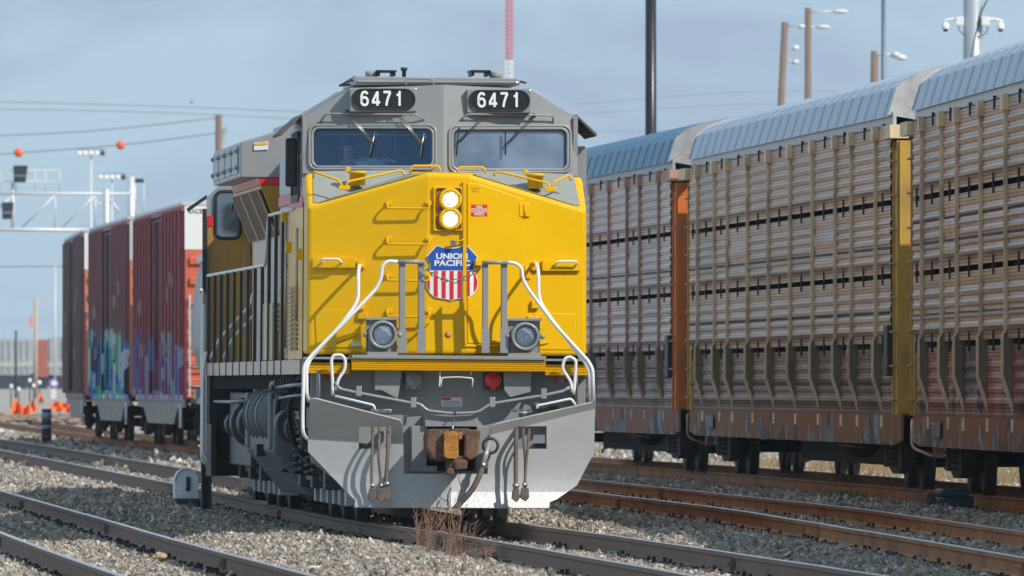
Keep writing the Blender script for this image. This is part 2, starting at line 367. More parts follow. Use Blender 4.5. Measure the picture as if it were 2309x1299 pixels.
# grab rails along the nose deck
def grail(pts, r=.013, mat=m_yel, name='grab_rail', rd=.05):
    return MB().tube(round_path(pts, rd), r).build(name, mat, loco)
dz = lambda px, py, yl: L(px, py, yl)
grail([dz(707, 400, 1.55), dz(706, 386, 1.5), dz(765, 407, 1.35), dz(772, 421, 1.35)])
grail([dz(781, 423, 1.35), dz(783, 410, 1.35), dz(906, 383, 1.5), dz(914, 397, 1.5)])
grail([dz(925, 390, 1.7), dz(928, 374, 1.7), dz(990, 374, 1.7), dz(994, 389, 1.7)])
grail([dz(1031, 390, 1.7), dz(1034, 377, 1.7), dz(1091, 377, 1.7), dz(1095, 391, 1.7)])
grail([dz(1113, 397, 1.5), dz(1119, 386, 1.5), dz(1236, 413, 1.35), dz(1240, 427, 1.35)])
grail([dz(1243, 426, 1.35), dz(1249, 410, 1.35), dz(1284, 395, 1.5), dz(1287, 408, 1.5)])
for px, py in ((776, 424), (1241, 428)): MB().box(-.06, .06, -.03, .03, -.02, .025).build('rail_bracket', m_yel, loco, bevel=.006).location = L(px, py, 1.33)
for px, y0, y1 in ((806, 408, 388), (1207, 415, 394)):
    o = L(px, y0, 1.62); z1 = L(px, y1, 1.62).z - o.z
    sf = MB().lathe(o - V((0, 0, .05)), (0, 0, 1), [(0, .085), (z1 + .03, .085), (z1 + .03, .10), (z1 + .06, .105), (z1 + .065, .0)], 24).build('sand_filler', m_yel, loco)
    MB().box(-.13, -.08, -.03, .03, 0, .05).build('filler_clasp', m_yel, sf, bevel=.006).location = o + V((0, 0, z1))
# --- cab ------------------------------------------------------------------------------------------
YC = 4.5
cab = MB()
LW = rrect(704, 288, 977, 377, 16); RW = rrect(1019, 290, 1280, 383, 16)
oL = [(682, 392), (680, 262), (789, 197), (1000, 190), (1000, 392)]; oR = [(1000, 392), (1000, 190), (1197, 200), (1302, 263), (1303, 398)]
cab.plate([PC(x - 1e-3, y) for x, y in oL], [[PC(x, y) for x, y in LW]], pCL[1] * -.05)
cab.plate([PC(x + 1e-3, y) for x, y in oR], [[PC(x, y) for x, y in RW]], pCR[1] * -.05)
xl = PC(682, 392).x; xr = PC(1303, 398).x
def prof(yy):     # roof outline at depth yy, from the front outline
    return [V((PC(x + (1e-3 if x >= 1000 else -1e-3), y).x, yy, PC(x, y).z)) for x, y in ((680, 262), (789, 197), (1000, 190), (1197, 200), (1302, 263))]
fr = [PC(x + (1e-3 if x >= 1000 else -1e-3), y) for x, y in ((680, 262), (789, 197), (1000, 190), (1197, 200), (1302, 263))]
bk = prof(YC)
for i in range(4):
    n = (fr[i + 1] - fr[i]).cross(bk[i] - fr[i]).normalized(); n = -n if n.z > 0 else n
    cab.prism([fr[i], fr[i + 1], bk[i + 1], bk[i]], n * .045)
zs = fr[0].z; zs2 = fr[4].z
def side(x, ztop, sgn):
    p = [V((x, 2.24, 1.77)), V((x, YC, 1.77)), V((x, YC, ztop)), V((x, 2.32, ztop))]
    w = [V((x, 2.75, 3.55)), V((x, 3.95, 3.55)), V((x, 3.95, 4.2)), V((x, 2.75, 4.2))]
    cab.plate(p, [w], (sgn * .05, 0, 0))
side(xl, zs, 1); side(xr, zs2, -1)
cab.box(xl, xr, YC - .06, YC, 1.77, 4.40); cab.box(xl + .06, xr - .06, 2.3, YC - .07, 2.30, 2.40)
cab_o = cab.build('cab', m_gry, loco, bevel=.012)
# lower cab sides are yellow, with a red band
for x, s in ((xl, -1), (xr, 1)):
    MB().box(min(x, x + s * .006), max(x, x + s * .006), 2.05, YC, 1.77, 3.42).build('cab_side_panel', m_yel, loco)
    MB().box(min(x, x + s * .009), max(x, x + s * .009), 2.10, YC, 3.43, 3.54).build('cab_stripe', m_red, loco)
    wf = MB().plate([V((x + s * .004, y, z)) for y, z in rrect(2.68, 3.49, 4.02, 4.26, .08)], [[V((x + s * .004, y, z)) for y, z in rrect(2.77, 3.57, 3.93, 4.18, .05)]], (s * .02, 0, 0)).build('side_window', m_blk, loco)
    MB().plate([V((x - s * .02, y, z)) for y, z in rrect(2.74, 3.54, 3.96, 4.21, .05)], [], (-s * .006, 0, 0)).build('pane', m_glassc, wf)
# roof cap, hatch lip and roof fittings
rc = MB(); q = [L(x, y, 2.5) for x, y in ((798, 192), (1174, 192), (1171, 177), (803, 172))]
rc.prism(q, (0, 1.9, 0)); rc.prism([L(x, y, 2.47) for x, y in ((806, 181), (1168, 184), (1168, 188), (806, 186))], (0, .1, 0))
rcap = rc.build('roof_hatch', m_gry, loco, bevel=.012)
MB().tube(round_path([L(915, 193, 2.42), L(915, 177, 2.42), L(975, 178, 2.42), L(978, 193, 2.42)], .03), .010).build('roof_grab', m_gry, rcap)
for px, y0, w in ((838, 172, 14), (1118, 173, 13)):
    o = L(px, y0, 3.2); MB().lathe(o, (0, 0, 1), [(-.02, .07), (.05, .07), (.055, .06), (.055, 0)], 18).build('roof_antenna', m_deck, loco)
for px in (868, 1080):
    o = L(px, 170, 3.3); MB().box(-.11, .11, -.3, .3, .035, .05).box(-.10, -.07, -.25, .25, -.01, .035).box(.07, .10, -.25, .25, -.01, .035).build('antenna_plate', m_blk, loco).location = o
o = L(911, 170, 3.0); MB().lathe(o, (0, 0, 1), [(-.02, .022), (.05, .022), (.052, .035), (.085, .04), (.09, 0)], 14).build('roof_beacon', m_blk, loco)
mb = MB()
for i in range(5): MB().tube([L(770 + i * 7, 190 - i * 4, 2.9 + .15 * i), L(800, 180 - i * 2, 2.9 + .15 * i)], .010, 6).build('antenna_rod', m_gryd, loco)
for q in ((764, 193, 801, 190), (1172, 184, 1187, 187)): MB().tube([L(q[0], q[1], 3.2), L(q[2], q[3], 3.2)], .013, 6).build('horn_bracket', m_gryd, loco)
# windshields: gasket, glass, shade strip
for win, pl, nm in ((LW, pCL, 'left'), (RW, pCR, 'right')):
    ctr = (sum(p[0] for p in win) / len(win), sum(p[1] for p in win) / len(win))
    big = [(ctr[0] + (x - ctr[0]) * 1.045, ctr[1] + (y - ctr[1]) * 1.12) for x, y in win]
    ws = MB().tube([P(pl, x, y, .012) for x, y in big], .016, 8, closed=True).tube([P(pl, x, y, .004) for x, y in win], .018, 8, closed=True).build('windshield', m_gry, loco)
    MB().tube([P(pl, ctr[0] + (x - ctr[0]) * .985, ctr[1] + (y - ctr[1]) * .96, -.02) for x, y in win], .012, 8, closed=True).build('gasket', m_blk, ws)
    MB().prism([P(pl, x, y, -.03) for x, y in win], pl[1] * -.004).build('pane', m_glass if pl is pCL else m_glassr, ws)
    xs = [p[0] for p in win]; yy = min(p[1] for p in win) + 12
    MB().prism([P(pl, x, y, -.05) for x, y in ((min(xs) + 18, yy), (max(xs) - 16, yy + 2), (max(xs) - 16, yy + 3.6), (min(xs) + 18, yy + 1.6))], pl[1] * -.01).build('shade_bar', m_amber, ws)
# number boards
DG = {'6': [[(.15, .30), (.19, .44), (.34, .545), (.5, .56), (.68, .54), (.82, .44), (.86, .30), (.82, .16), (.68, .07), (.5, .055), (.33, .08), (.2, .17), (.15, .30), (.145, .5), (.18, .70), (.30, .87), (.5, .935), (.70, .90), (.82, .78)]],
      '4': [[(.68, .0), (.68, .97)], [(.66, .93), (.12, .29)], [(.04, .235), (.98, .235)]], '7': [[(.06, .925), (.88, .925)], [(.84, .90), (.62, .60), (.47, .30), (.40, .0)]], '1': [[(.60, .0), (.60, 1.0)], [(.60, .83), (.46, .74), (.26, .72)]]}
def digits(s, mapf, par, w=.135):
    mb = MB(); n = len(s); dw = .205; k = 0
    for i, ch in enumerate(s):
        u0 = i * (1 - dw) / (n - 1)
        for path in DG[ch]:
            q = path if len(path) < 4 else [tuple(p[:2]) for p in smooth_path([(x, y, 0) for x, y in path], 3)]
            asp = .6; vs = []
            for j, (x, y) in enumerate(q):
                a_, b_ = q[max(j - 1, 0)], q[min(j + 1, len(q) - 1)]; tx, ty = (b_[0] - a_[0]) * asp, b_[1] - a_[1]; l_ = math.hypot(tx, ty) or 1
                nx, ny = -ty / l_ * w / 2 / asp * 1.15, tx / l_ * w / 2 * 1.25
                vs += [mapf(u0 + (x + nx) * dw, y + ny) + V((0, -.0004 * k, 0)), mapf(u0 + (x - nx) * dw, y - ny) + V((0, -.0004 * k, 0))]
            k += 1; mb.add(vs, [(2 * j, 2 * j + 1, 2 * j + 3, 2 * j + 2) for j in range(len(q) - 1)])
    return mb.build('number', m_digit, par, recalc=False)
for (x0, y0, x1, y1, pl) in ((789, 197, 940, 252, pCL), (1053, 200, 1198, 255, pCR)):
    q = [P(pl, x, y, 0) for x, y in ((x0, y0), (x1, y0), (x1, y1), (x0, y1))]
    yf = min(p.y for p in q) - .05
    f4 = [L(x, y, yf + (.03 if pl is pCL else .0)) for x, y in ((x0, y0 + 1), (x1, y0 + 1), (x1, y1), (x0, y1))]
    nb = MB().hexa([f4[3], f4[2], V((f4[2].x, 2.5, f4[2].z)), V((f4[3].x, 2.5, f4[3].z)), f4[0], f4[1], V((f4[1].x, 2.5, f4[1].z)), V((f4[0].x, 2.5, f4[0].z))]).build('number_board', m_gry, loco, bevel=.012)
    yb = f4[0].y
    def LB(px, py, off=0): return L(px, py, yb - off)
    st = rrect(x0 + 6, y0 + 4.5, x1 - 5, y1 - 5.5, 22, 10)
    MB().plate([LB(x, y, .004) for x, y in st], [], (0, -.006, 0)).build('number_panel', m_board, nb)
    MB().tube([LB(x, y, .010) for x, y in st], .010, 8, closed=True).build('panel_rim', m_blk, nb)
    digits('6471', lambda u, v: LB(x0 + 23 + 97 * u, y0 + 41.5 - 33.5 * v, .0125), nb)
# hand rail and wipers above the windshields
for pts, pl in (([(722, 277), (735, 259), (944, 261), (956, 271)], pCL), ([(1037, 272), (1049, 260), (1243, 263), (1247, 277)], pCR)):
    offs = [.0, .075, .075, .0]
    MB().tube(round_path([P(pl, x, y, o) for (x, y), o in zip(pts, offs)], .05), .011).build('window_grab_rail', m_gry, loco)
for (ax_, ay, bx, by, b0x, b0y, b1x, b1y, pl) in ((781, 254, 841, 326, 846, 299, 834, 352, pCL), (891, 255, 951, 326, 957, 299, 948, 354, pCL), (1093, 257, 1031, 322, 1034, 289, 1027, 352, pCR), (1200, 262, 1141, 325, 1138, 297, 1138, 350, pCR)):
    wp = MB().tube([P(pl, ax_, ay, .03), P(pl, ax_, ay, .07), P(pl, bx, by, .05)], .007, 6).tube([P(pl, ax_ + 6, ay, .03), P(pl, ax_ + 6, ay, .06), P(pl, bx + 4, by, .04)], .005, 6).build('wiper', m_steel if pl is pCL else m_gryd, loco)
    MB().tube([P(pl, b0x, b0y, .03), P(pl, b1x, b1y, .03)], .009, 6).build('wiper_blade', m_steel if pl is pCL else m_blk, wp)
    MB().blob(P(pl, ax_ + 2, ay, .04), .026, 8, 6).build('wiper_pivot', m_gryd, wp)
# cab interior
itr = MB(); itr.box(xl + .06, xr - .06, 2.35, 2.75, 3.4, 3.70); itr.box(-.35, .35, 3.9, 4.4, 2.4, 4.35); itr.box(.15, .62, 2.8, 3.1, 2.4, 3.6)
itr.build('control_desk', m_int, loco, bevel=.03)
for x in (-.95, .95): MB().box(x - .27, x + .27, 3.2, 3.7, 2.85, 2.98).box(x - .26, x + .26, 3.62, 3.75, 2.95, 3.75).cyl((x, 3.45, 2.4), (x, 3.45, 2.86), .06).build('cab_seat', m_seat, loco, bevel=.03)
MB().plate([L(x, y, 2.5) for x, y in rrect(1074, 320, 1088, 343, 3)], [], (0, .04, 0)).build('cab_camera', m_wht, loco)
# mirrors, awnings, wind wings
MB().box(xl - .16, xl - .03, 2.7, 2.76, L(0, 415, 2.7).z, L(0, 305, 2.7).z).build('mirror', m_blk, loco, bevel=.025)
MB().box(xr + .02, xr + .13, 2.7, 3.0, L(0, 415, 2.7).z, L(0, 317, 2.7).z).build('mirror', m_gry, loco, bevel=.012)
m_awn = M('awning_canvas', (.13, .10, .07), .8, var=.2)
for s, x, z in ((-1, xl, zs), (1, xr, zs2)):
    MB().hexa([(x, 2.5, z + .0), (x + s * .22, 2.5, z - .21), (x + s * .22, 4.0, z - .21), (x, 4.0, z), (x, 2.5, z + .025), (x + s * .225, 2.5, z - .18), (x + s * .225, 4.0, z - .18), (x, 4.0, z + .025)]).build('window_awning', m_awn, loco)
# --- platform, anticlimber, ditch lights ------------------------------------------------------------
uf = MB(); uf.box(-1.5, 1.5, .98, 21.3, 1.60, 1.765); uf.box(-.95, .95, 1.2, 21.0, .95, 1.6)
MB().box(-1.52, 1.52, .55, 1.3, 1.766, 1.79).build('front_platform', m_gry, loco)
uf.build('underframe', m_gryd, loco, bevel=.008)
zt, zb = L(0, 803, .45).z, L(0, 829, .45).z
ac = MB(); x0, x1 = L(800, 0, .45).x, L(1237, 0, .45).x
for i in range(5):
    za = zb + (zt - zb) * i / 5; zc = zb + (zt - zb) * (i + 1) / 5
    ac.prism([(x0, .475, za), (x0, .462, za + .012), (x0, .46, zc - .004), (x0, .475, zc), (x0, 1.0, zc), (x0, 1.0, za)], (x1 - x0, 0, 0))
ac.build('anticlimber', m_yel, loco)
MB().box(x0, x1, .43, 1.0, zt + .004, zt + .045).build('anticlimber_top', m_gry, loco, bevel=.006)
for (xa, xb, s) in ((-1.52, x0 - .012, -1), (x1 + .012, 1.52, 1)):
    mb = MB()
    for i in range(4):
        za = zb - .04 + (zt - zb) * i / 4; zc = zb - .04 + (zt - zb) * (i + 1) / 4
        mb.prism([(xa, .62, za), (xa, .607, za + .012), (xa, .605, zc - .004), (xa, .62, zc), (xa, 1.0, zc), (xa, 1.0, za)], (xb - xa, 0, 0))
    mb.build('end_sill_step', m_yel, loco)
for px in (867, 1180): text('TOW HERE', lambda u, v: L(px - 10 + 20 * u, 813.5 - 4 * v, .432), 'stencil', m_ink, loco)
for (x0, y0, x1, y1, cx, cy) in ((828, 722, 893, 793, 862, 755), (1147, 724, 1216, 796, 1183, 759)):
    q = [L(x, y, .62) for x, y in ((x0, y1), (x1, y1), (x1, y0), (x0, y0))]
    bx = MB().prism([q[0], q[1], q[2], q[3]], (0, .05, 0)).prism([q[3] - V((.02, .05, .0)), q[2] - V((-.02, .05, 0)), q[2] + V((.02, -.05, .03)), q[3] + V((-.02, -.05, .03))], (0, .3, 0))
    bx.prism([q[0], q[3], q[3] + V((0, .25, 0)), q[0] + V((0, .25, 0))], (.02, 0, 0)).prism([q[1], q[2], q[2] + V((0, .25, 0)), q[1] + V((0, .25, 0))], (-.02, 0, 0))
    bx.build('ditch_light_box', m_gry, loco, bevel=.006)
    o = L(cx, cy, .62); ax = V((0, -1, 0))
    dl = MB().lathe(o, ax, [(0, .160), (.05, .156), (.12, .150), (.13, .146), (.13, .126), (.10, .12), (.09, .0)], 32).build('ditch_light', m_gry, loco)
    MB().lathe(o, ax, [(.10, .122), (.085, .09), (.07, .05), (.066, .012)], 28).build('reflector', m_reflector, dl)
    MB().lathe(o, ax, [(.112, .126), (.128, .09), (.136, .05), (.138, 0)], 28).build('lens', m_glassc, dl)
    for s in (-1, 1): MB().blob(o + V((s * .185, -.06, 0)), .03, 8, 6).build('clamp', m_gry, dl)
    sh_ = [L(x, y, .52) for x, y in ((x0 + (0 if cx < 1000 else -2), y1 + 1), (x1 + (4 if cx < 1000 else 5), y1 + 1), (x1 + 4, y1 + 9), (x0, y1 + 9))]
    MB().prism(sh_, (0, .45, 0)).build('light_shelf', m_gry, loco, bevel=.005)
# --- front handrails ---------------------------------------------------------------------------------
def rail(name, pts, r, mat, yl, rd=.09, par=None):
    q = [L(x, y, (yl if len(p) == 2 else p[2])) for p in pts for x, y in [p[:2]]]
    return MB().tube(round_path(q, rd, 6), r, 10).build(name, mat, par or loco)
for xs in ((900, 914), (943, 957), (1088, 1101), (1130, 1144)):
    pl_ = MB(); q0 = [L(xs[0], 592, .56), L(xs[1], 592, .56), L(xs[1], 794, .56), L(xs[0], 794, .56)]
    pl_.prism(q0, (0, .018, 0)); e = 0 if xs[0] in (943, 1088) else 3
    pl_.prism([q0[0], q0[0] + V((0, .07, 0)), q0[3] + V((0, .07, 0)), q0[3]], (.012, 0, 0))
    pl_.prism([L(xs[0] - 2, 745, .55), L(xs[1] + 3, 745, .55), L(xs[1] + 3, 796, .55), L(xs[0] - 2, 796, .55)], (0, .012, 0))
    pl_.build('gate_post', m_gry, loco, bevel=.003)
rail('gate_rail', [(957, 591), (897, 590)], .021, m_gry, .54); rail('gate_rail', [(1087, 592), (1144, 592)], .021, m_gry, .54)
rail('front_handrail', [(899, 590), (874, 589), (862, 600), (859, 630), (848, 652), (797, 706, .5), (698, 806, .45), (685, 826, .42), (682.5, 935, .42), (683, 975, .42), (690, 988, .5), (699, 992, .7)], .0195, m_wht, .54)
rail('front_handrail', [(815, 598, 1.2), (810, 599, .9), (808, 618, .62), (808, 678, .58), (776, 724, .52), (699, 810, .47), (691, 832, .44), (692, 890, .44), (697, 905, .5)], .0195, m_wht, .54)
rail('front_handrail', [(1142, 592), (1162, 593), (1176, 604), (1179, 630), (1190, 651), (1249, 730), (1327, 815, .46), (1336.5, 833, .44), (1339, 908, .44)], .0195, m_wht, .54)
rail('front_handrail', [(1204, 592, 1.2), (1209, 594, .95), (1214, 612, .62), (1215, 677, .58), (1240, 715, .56), (1320, 818, .48), (1329, 838, .46), (1331, 908, .46)], .0195, m_wht, .54)
for (x0, y0) in ((806, 588), (804, 681), (1196, 592), (1196, 678)):
    nplate([(x0, y0), (x0 + 18, y0), (x0 + 18, y0 + 18), (x0, y0 + 18)], 'rail_bracket', m_yel, .0, .05, .008)
nplate([(1067, 586), (1088, 587), (1088, 600), (1067, 599)], 'chain_bracket', m_yel, .01, .08, .006)
# chain between the gate posts
def chain(pts, r, wire, name, mat, par):
    q = [V(p) for p in pts]; mb = MB(); acc = 0; dist = [0]
    for i in range(1, len(q)): dist.append(dist[-1] + (q[i] - q[i - 1]).length)
    step = r * 3.0; n = int(dist[-1] / step)
    for k in range(n):
        s = (k + .5) * step; i = max(j for j in range(len(dist) - 1) if dist[j] <= s); t = (s - dist[i]) / (dist[i + 1] - dist[i])
        c_ = q[i].lerp(q[i + 1], t); a_ = (q[i + 1] - q[i]).normalized(); side_ = V((0, 1, 0)) if k % 2 else a_.cross(V((0, 1, 0)))
        mb.tube([c_ + a_ * math.cos(2 * math.pi * j / 10) * r * 1.9 + side_ * math.sin(2 * math.pi * j / 10) * r for j in range(10)], wire, 5, closed=True)
    return mb.build(name, mat, par)
cp = [L(955 + 132 * t, 600 + 34 * (1 - (2 * t - 1) ** 2) + 0 * t, .50) for t in [i / 16 for i in range(17)]]
chain(cp, .020, .0065, 'safety_chain', m_chain, loco)
# --- pilot, coupler, plow ------------------------------------------------------------------------------
pil = MB()
pil.plate([L(x, y, .85) for x, y in ((700, 830), (1320, 836), (1320, 1040), (1270, 1090), (760, 1085), (700, 1040))], [[L(x, y, .85) for x, y in ((962, 962), (1075, 962), (1075, 1062), (962, 1062))]], (0, .03, 0))
for (xa, xb, sl) in ((715, 722, 1), (1296, 1303, -1)):
    pil.prism([L(xa, 834, .6), L(xb, 834, .6), L(xb, 1010, .6), L(xa, 1010, .6)], (0, .25, 0))
pil.build('pilot_plate', m_gry, loco, bevel=.006)
for pts in (((845, 832), (908, 832), (897, 900), (860, 880), (845, 880)), ((1135, 836), (1200, 836), (1196, 884), (1150, 896), (1137, 880))):
    MB().prism([L(x, y, .6) for x, y in pts], (0, .26, 0)).build('pilot_gusset', m_gry, loco, bevel=.006)
for (xa, xb) in ((722, 836), (1206, 1296)):
    for ya in (915, 1000): MB().prism([L(xa, ya, .62), L(xb, ya, .62), L(xb, ya + 6, .62), L(xa, ya + 6, .62)], (0, .24, 0)).build('step_tread', m_gryd, loco)
db = MB(); db.prism([L(x, y, .5) for x, y in ((958, 935), (1076, 935), (1076, 962), (958, 962))], (0, .36, 0))
db.prism([L(x, y, .55) for x, y in ((928, 960), (962, 960), (962, 1064), (928, 1064))], (0, .3, 0)); db.prism([L(x, y, .55) for x, y in ((1075, 960), (1098, 960), (1098, 1064), (1075, 1064))], (0, .3, 0))
db.prism([L(x, y, .45) for x, y in ((955, 1052), (986, 1050), (986, 1064), (955, 1064))], (0, .3, 0)); db.build('draft_pocket', m_gry, loco, bevel=.01)
cpl = MB()
def blk(pts, y0, y1): cpl.prism([L(x, y, y0 - .14) for x, y in pts], (0, y1 - y0, 0))
blk([(985, 985), (1060, 985), (1060, 1040), (985, 1040)], .1, 1.3)
blk([(966, 969), (990, 967), (1002, 975), (1002, 1030), (978, 1037), (962, 1012), (961, 985)], -.22, .25)
blk([(1058, 969), (1083, 969), (1083, 985), (1079, 1010), (1078, 1028), (1062, 1038), (1046, 1030), (1048, 985)], -.15, .25)
blk([(990, 968), (1060, 966), (1060, 982), (990, 984)], -.1, .3); blk([(990, 1028), (1060, 1028), (1060, 1040), (990, 1040)], -.12, .3)
blk([(1012, 1036), (1052, 1036), (1055, 1057), (1010, 1060)], -.18, .25); blk([(1008, 1056), (1024, 1056), (1024, 1071), (1008, 1071)], -.25, -.05)
blk([(1024, 1040), (1056, 1040), (1052, 1058), (1026, 1060)], -.22, .1)
coup = cpl.build('coupler', m_rust, loco, bevel=.02)
MB().prism([L(x, y, -.44) for x, y in ((1001, 975), (1007, 973), (1028, 973), (1034, 977), (1034, 1030), (1028, 1034), (1008, 1034), (1001, 1029))], (0, .2, 0)).build('knuckle', m_rusto, coup, bevel=.035, seg=3)
MB().prism([L(x, y, -.32) for x, y in ((1034, 974), (1042, 975), (1043, 990), (1034, 992))], (0, .2, 0)).build('knuckle_lug', m_rusto, coup, bevel=.01)
MB().tube([L(1021, 967, -.3), L(1022, 948, -.1), L(1028, 935, .35), L(1026, 927, .45)], .008, 6).build('lift_link', m_steel, coup)
mb = MB(); mb.tube([L(1039, 1060, -.05), L(1034, 1078, -.08), L(1040, 1100, -.06), L(1030, 1130, -.05)], .004, 5).tube([L(1017, 1100, -.03), L(1010, 1115, -.05), L(1009, 1140, -.05)], .008, 5); mb.build('wire', m_gryd, loco)
def yp(x, z):
    t = [(.1, 0.0), (.22, .052), (.36, .118), (.52, .160), (.70, .17), (.88, .17), (.93, .17), (1.35, .14)]
    y = np.interp(z, [p[0] for p in t], [p[1] for p in t]); return float(y) + (.33 if x > 0 else .24) * (abs(x) / 1.5)
def zc_(x0, y0, x1, y1):
    p, q = L(x0, y0, .15), L(x1, y1, .15); return lambda x: p.z + (q.z - p.z) * (x - p.x) / (q.x - p.x)
LWp = [(694.5, 985), (909, 1000), (912, 1069), (912, 1145), (800, 1144.5), (801, 1130), (694.5, 1018)]
LFp = [(699, 899), (712, 898), (902, 947), (908, 957), (909, 1000), (694.5, 985)]
RWp = [(1341, 921), (1104, 980), (1099, 1069), (1099, 1146), (1238, 1146), (1239, 1133), (1256, 1126), (1300, 1095), (1339, 1021)]
RFp = [(1343, 909), (1335, 907), (1120, 955), (1106, 966), (1104, 980), (1341, 921)]
CWp = [(912, 1069), (1099, 1069), (1099, 1146), (912, 1145)]
pw = MB(); cols = [680, 720, 760, 800, 809, 845, 882, 912, 960, 1017, 1060, 1099, 1130, 1165, 1200, 1232, 1270, 1310, 1350]
rows = [890, 905, 920, 935, 950, 961, 975, 990, 1012, 1030, 1050, 1069, 1090, 1110, 1130, 1150]
for poly, zf in ((LWp, None), (CWp, None), (RWp, None), (LFp, zc_(694.5, 985, 909, 1000)), (RFp, zc_(1104, 980, 1341, 921))):
    for i in range(len(cols) - 1):
        for j in range(len(rows) - 1):
            if rows[j] in (961, 975, 990) and cols[i] in (809, 845, 1165, 1200): continue
            q = clip(clip(clip(clip(poly, 0, cols[i], False), 0, cols[i + 1], True), 1, rows[j], False), 1, rows[j + 1], True)
            qq = []
            for p in q:
                if not qq or (abs(p[0] - qq[-1][0]) + abs(p[1] - qq[-1][1])) > .02: qq.append(p)
            if len(qq) < 3: continue
            vs = []
            for x, y in qq:
                p0 = L(x, y, .1)
                if zf is None: yl = yp(p0.x, p0.z)
                else:
                    z0_ = zf(p0.x); yl = yp(p0.x, z0_) - max(0, p0.z - z0_) * .667
                vs.append(L(x, y, yl))
            pw.add(vs, [tuple(range(len(vs)))], True)
me_ = pw.build('plow', m_plow, loco, solid=0)
bm = bmesh.new(); bm.from_mesh(me_.data); bmesh.ops.remove_doubles(bm, verts=bm.verts, dist=2e-3); bmesh.ops.recalc_face_normals(bm, faces=bm.faces)
for f in bm.faces: f.smooth = True
for e_ in bm.edges:
    if len(e_.link_faces) < 2 or e_.calc_face_angle(0) > math.radians(9): e_.smooth = False
bm.to_mesh(me_.data); bm.free()
md = me_.modifiers.new('s', 'SOLIDIFY'); md.thickness = .022; md.offset = 0
# air hoses
def hose(pts, r, gl=True):
    q = smooth_path([L(x, y, yl) for x, y, yl in pts], 5); h = MB().tube(q, r, 10).build('air_hose', m_hose, loco)
    e = q[-1]
    MB().prism([e + V(p) for p in ((-.03, -.03, .05), (.035, -.03, .05), (.045, -.03, -.05), (.01, -.03, -.10), (-.045, -.03, -.06), (-.04, -.03, .0))], (0, .06, 0)).build('glad_hand', m_hose, h, bevel=.01)
    MB().cyl(e + V((0, 0, .06)), e + V((0, 0, .10)), r * 1.5).build('hose_clamp', m_steel, h)
for x, x2, yb, r in ((840, 839, 1112, .016), (855, 859, 1112, .017), (875, 872, 1108, .022)):
    hose([(x + 1, 955, .5), (x, 985, .16), (x - 1, 1030, .05), (x2 - 1, 1075, .02), (x2, yb, -.04)], r)
hose([(1165, 958, .5), (1164, 985, .14), (1163, 1040, .08), (1163, 1112, -.02)], .025)
hose([(1180, 958, .5), (1180, 985, .14), (1184, 1040, .08), (1184, 1110, -.02)], .015)
hose([(1193, 958, .5), (1192, 990, .14), (1186, 1050, .06), (1182, 1110, -.03)], .015)
bh = MB().tube(smooth_path([L(1088, 1050, .0), L(1080, 1075, -.04), L(1064, 1105, -.05), L(1040, 1132, -.03)], 5), .032, 10).build('brake_hose', m_hose, loco)
MB().tube([L(1104, 985, .35), L(1103, 1000, .15), L(1097, 1020, .06), L(1088, 1050, .0)], .03, 10).build('brake_pipe', m_gry, bh)
MB().tube(arc(L(1106, 1005, .17), (1, 0, 0), (0, 0, 1), .08, 0, 2 * math.pi, 20)[:-1], .016, 6, closed=True).build('pipe_collar', m_gryd, bh)
MB().cyl(L(1091, 1044, .0), L(1087, 1053, .0), .045).build('hose_clamp', m_steel, bh)
e = L(1036, 1134, -.03); MB().prism([e + V(p) for p in ((-.07, -.03, -.04), (.03, -.03, .05), (.05, -.03, .0), (.0, -.03, -.06))], (0, .07, 0)).build('glad_hand', m_hose, bh, bevel=.01)
# uncoupling rod, step bars, grab loops
cr = MB().tube(round_path([L(x, y, .45) for x, y in ((755, 862), (765, 877), (807, 886), (928, 909), (948, 911), (962, 926), (1021, 933), (1079, 930), (1105, 911), (1226, 892), (1271, 882), (1284, 873))], .06), .018, 8).build('uncoupling_rod', m_gry, loco)
for x, y in ((809, 883), (932, 909), (1110, 908), (1226, 889)): MB().box(-.03, .03, -.03, .1, -.05, .06).build('rod_bracket', m_gry, cr, bevel=.006).location = L(x, y, .46)
for pts in (((755, 893), (843, 914), (846, 926)), ((1210, 922), (1212, 915), (1288, 899), (1298, 914))):
    rail('step_bar', pts, .014, m_wht, .40, .03)
rail('grab_loop', [(750, 892), (750, 860), (747, 812), (752, 801), (771, 800), (779, 812), (778, 834), (762, 856), (758, 880)], .017, m_wht, .46, .07)
rail('grab_loop', [(1293, 890), (1296, 866), (1299, 812), (1284, 804), (1273, 809), (1267, 831), (1288, 862), (1290, 885)], .017, m_wht, .46, .07)
# jumper receptacles, hooks, labels
for cx, cy, mat_, nm in ((933, 856, m_gry, 0), (1112, 857, m_redl, 1)):
    rb = MB().prism([L(x, y, .68) for x, y in ((cx - 20, cy - 21), (cx + 21, cy - 21), (cx + 21, cy + 21), (cx - 20, cy + 21))], (0, .15, 0)).build('jumper_receptacle', m_gryd if nm else m_gry, loco, bevel=.01)
    MB().lathe(L(cx, cy, .68), (0, -1, 0), [(0, .09), (.04, .09), (.05, .075), (.05, 0)], 24).build('receptacle_cover', mat_, rb)
    MB().prism([L(x, y, .63) for x, y in ((cx - 6, cy + 14), (cx + 6, cy + 14), (cx + 5, cy + 22), (cx - 5, cy + 22))], (0, .03, 0)).build('cover_tab', mat_, rb)
MB().prism([L(x, y, .55) for x, y in ((1097, 820), (1138, 820), (1138, 842), (1097, 840))], (0, .1, 0)).build('receptacle_hood', m_gryd, loco, bevel=.006)
wm = MB()
for pts in (((979, 829), (984, 834), (1068, 834), (1072, 829)), ((993, 834), (991, 866), (990, 872)), ((994, 872), (996, 852), (1032, 850), (1066, 853), (1065, 873)), ((1064, 834), (1062, 845))):
    wm.tube(round_path([L(x, y, .52) for x, y in pts], .02), .008, 6)
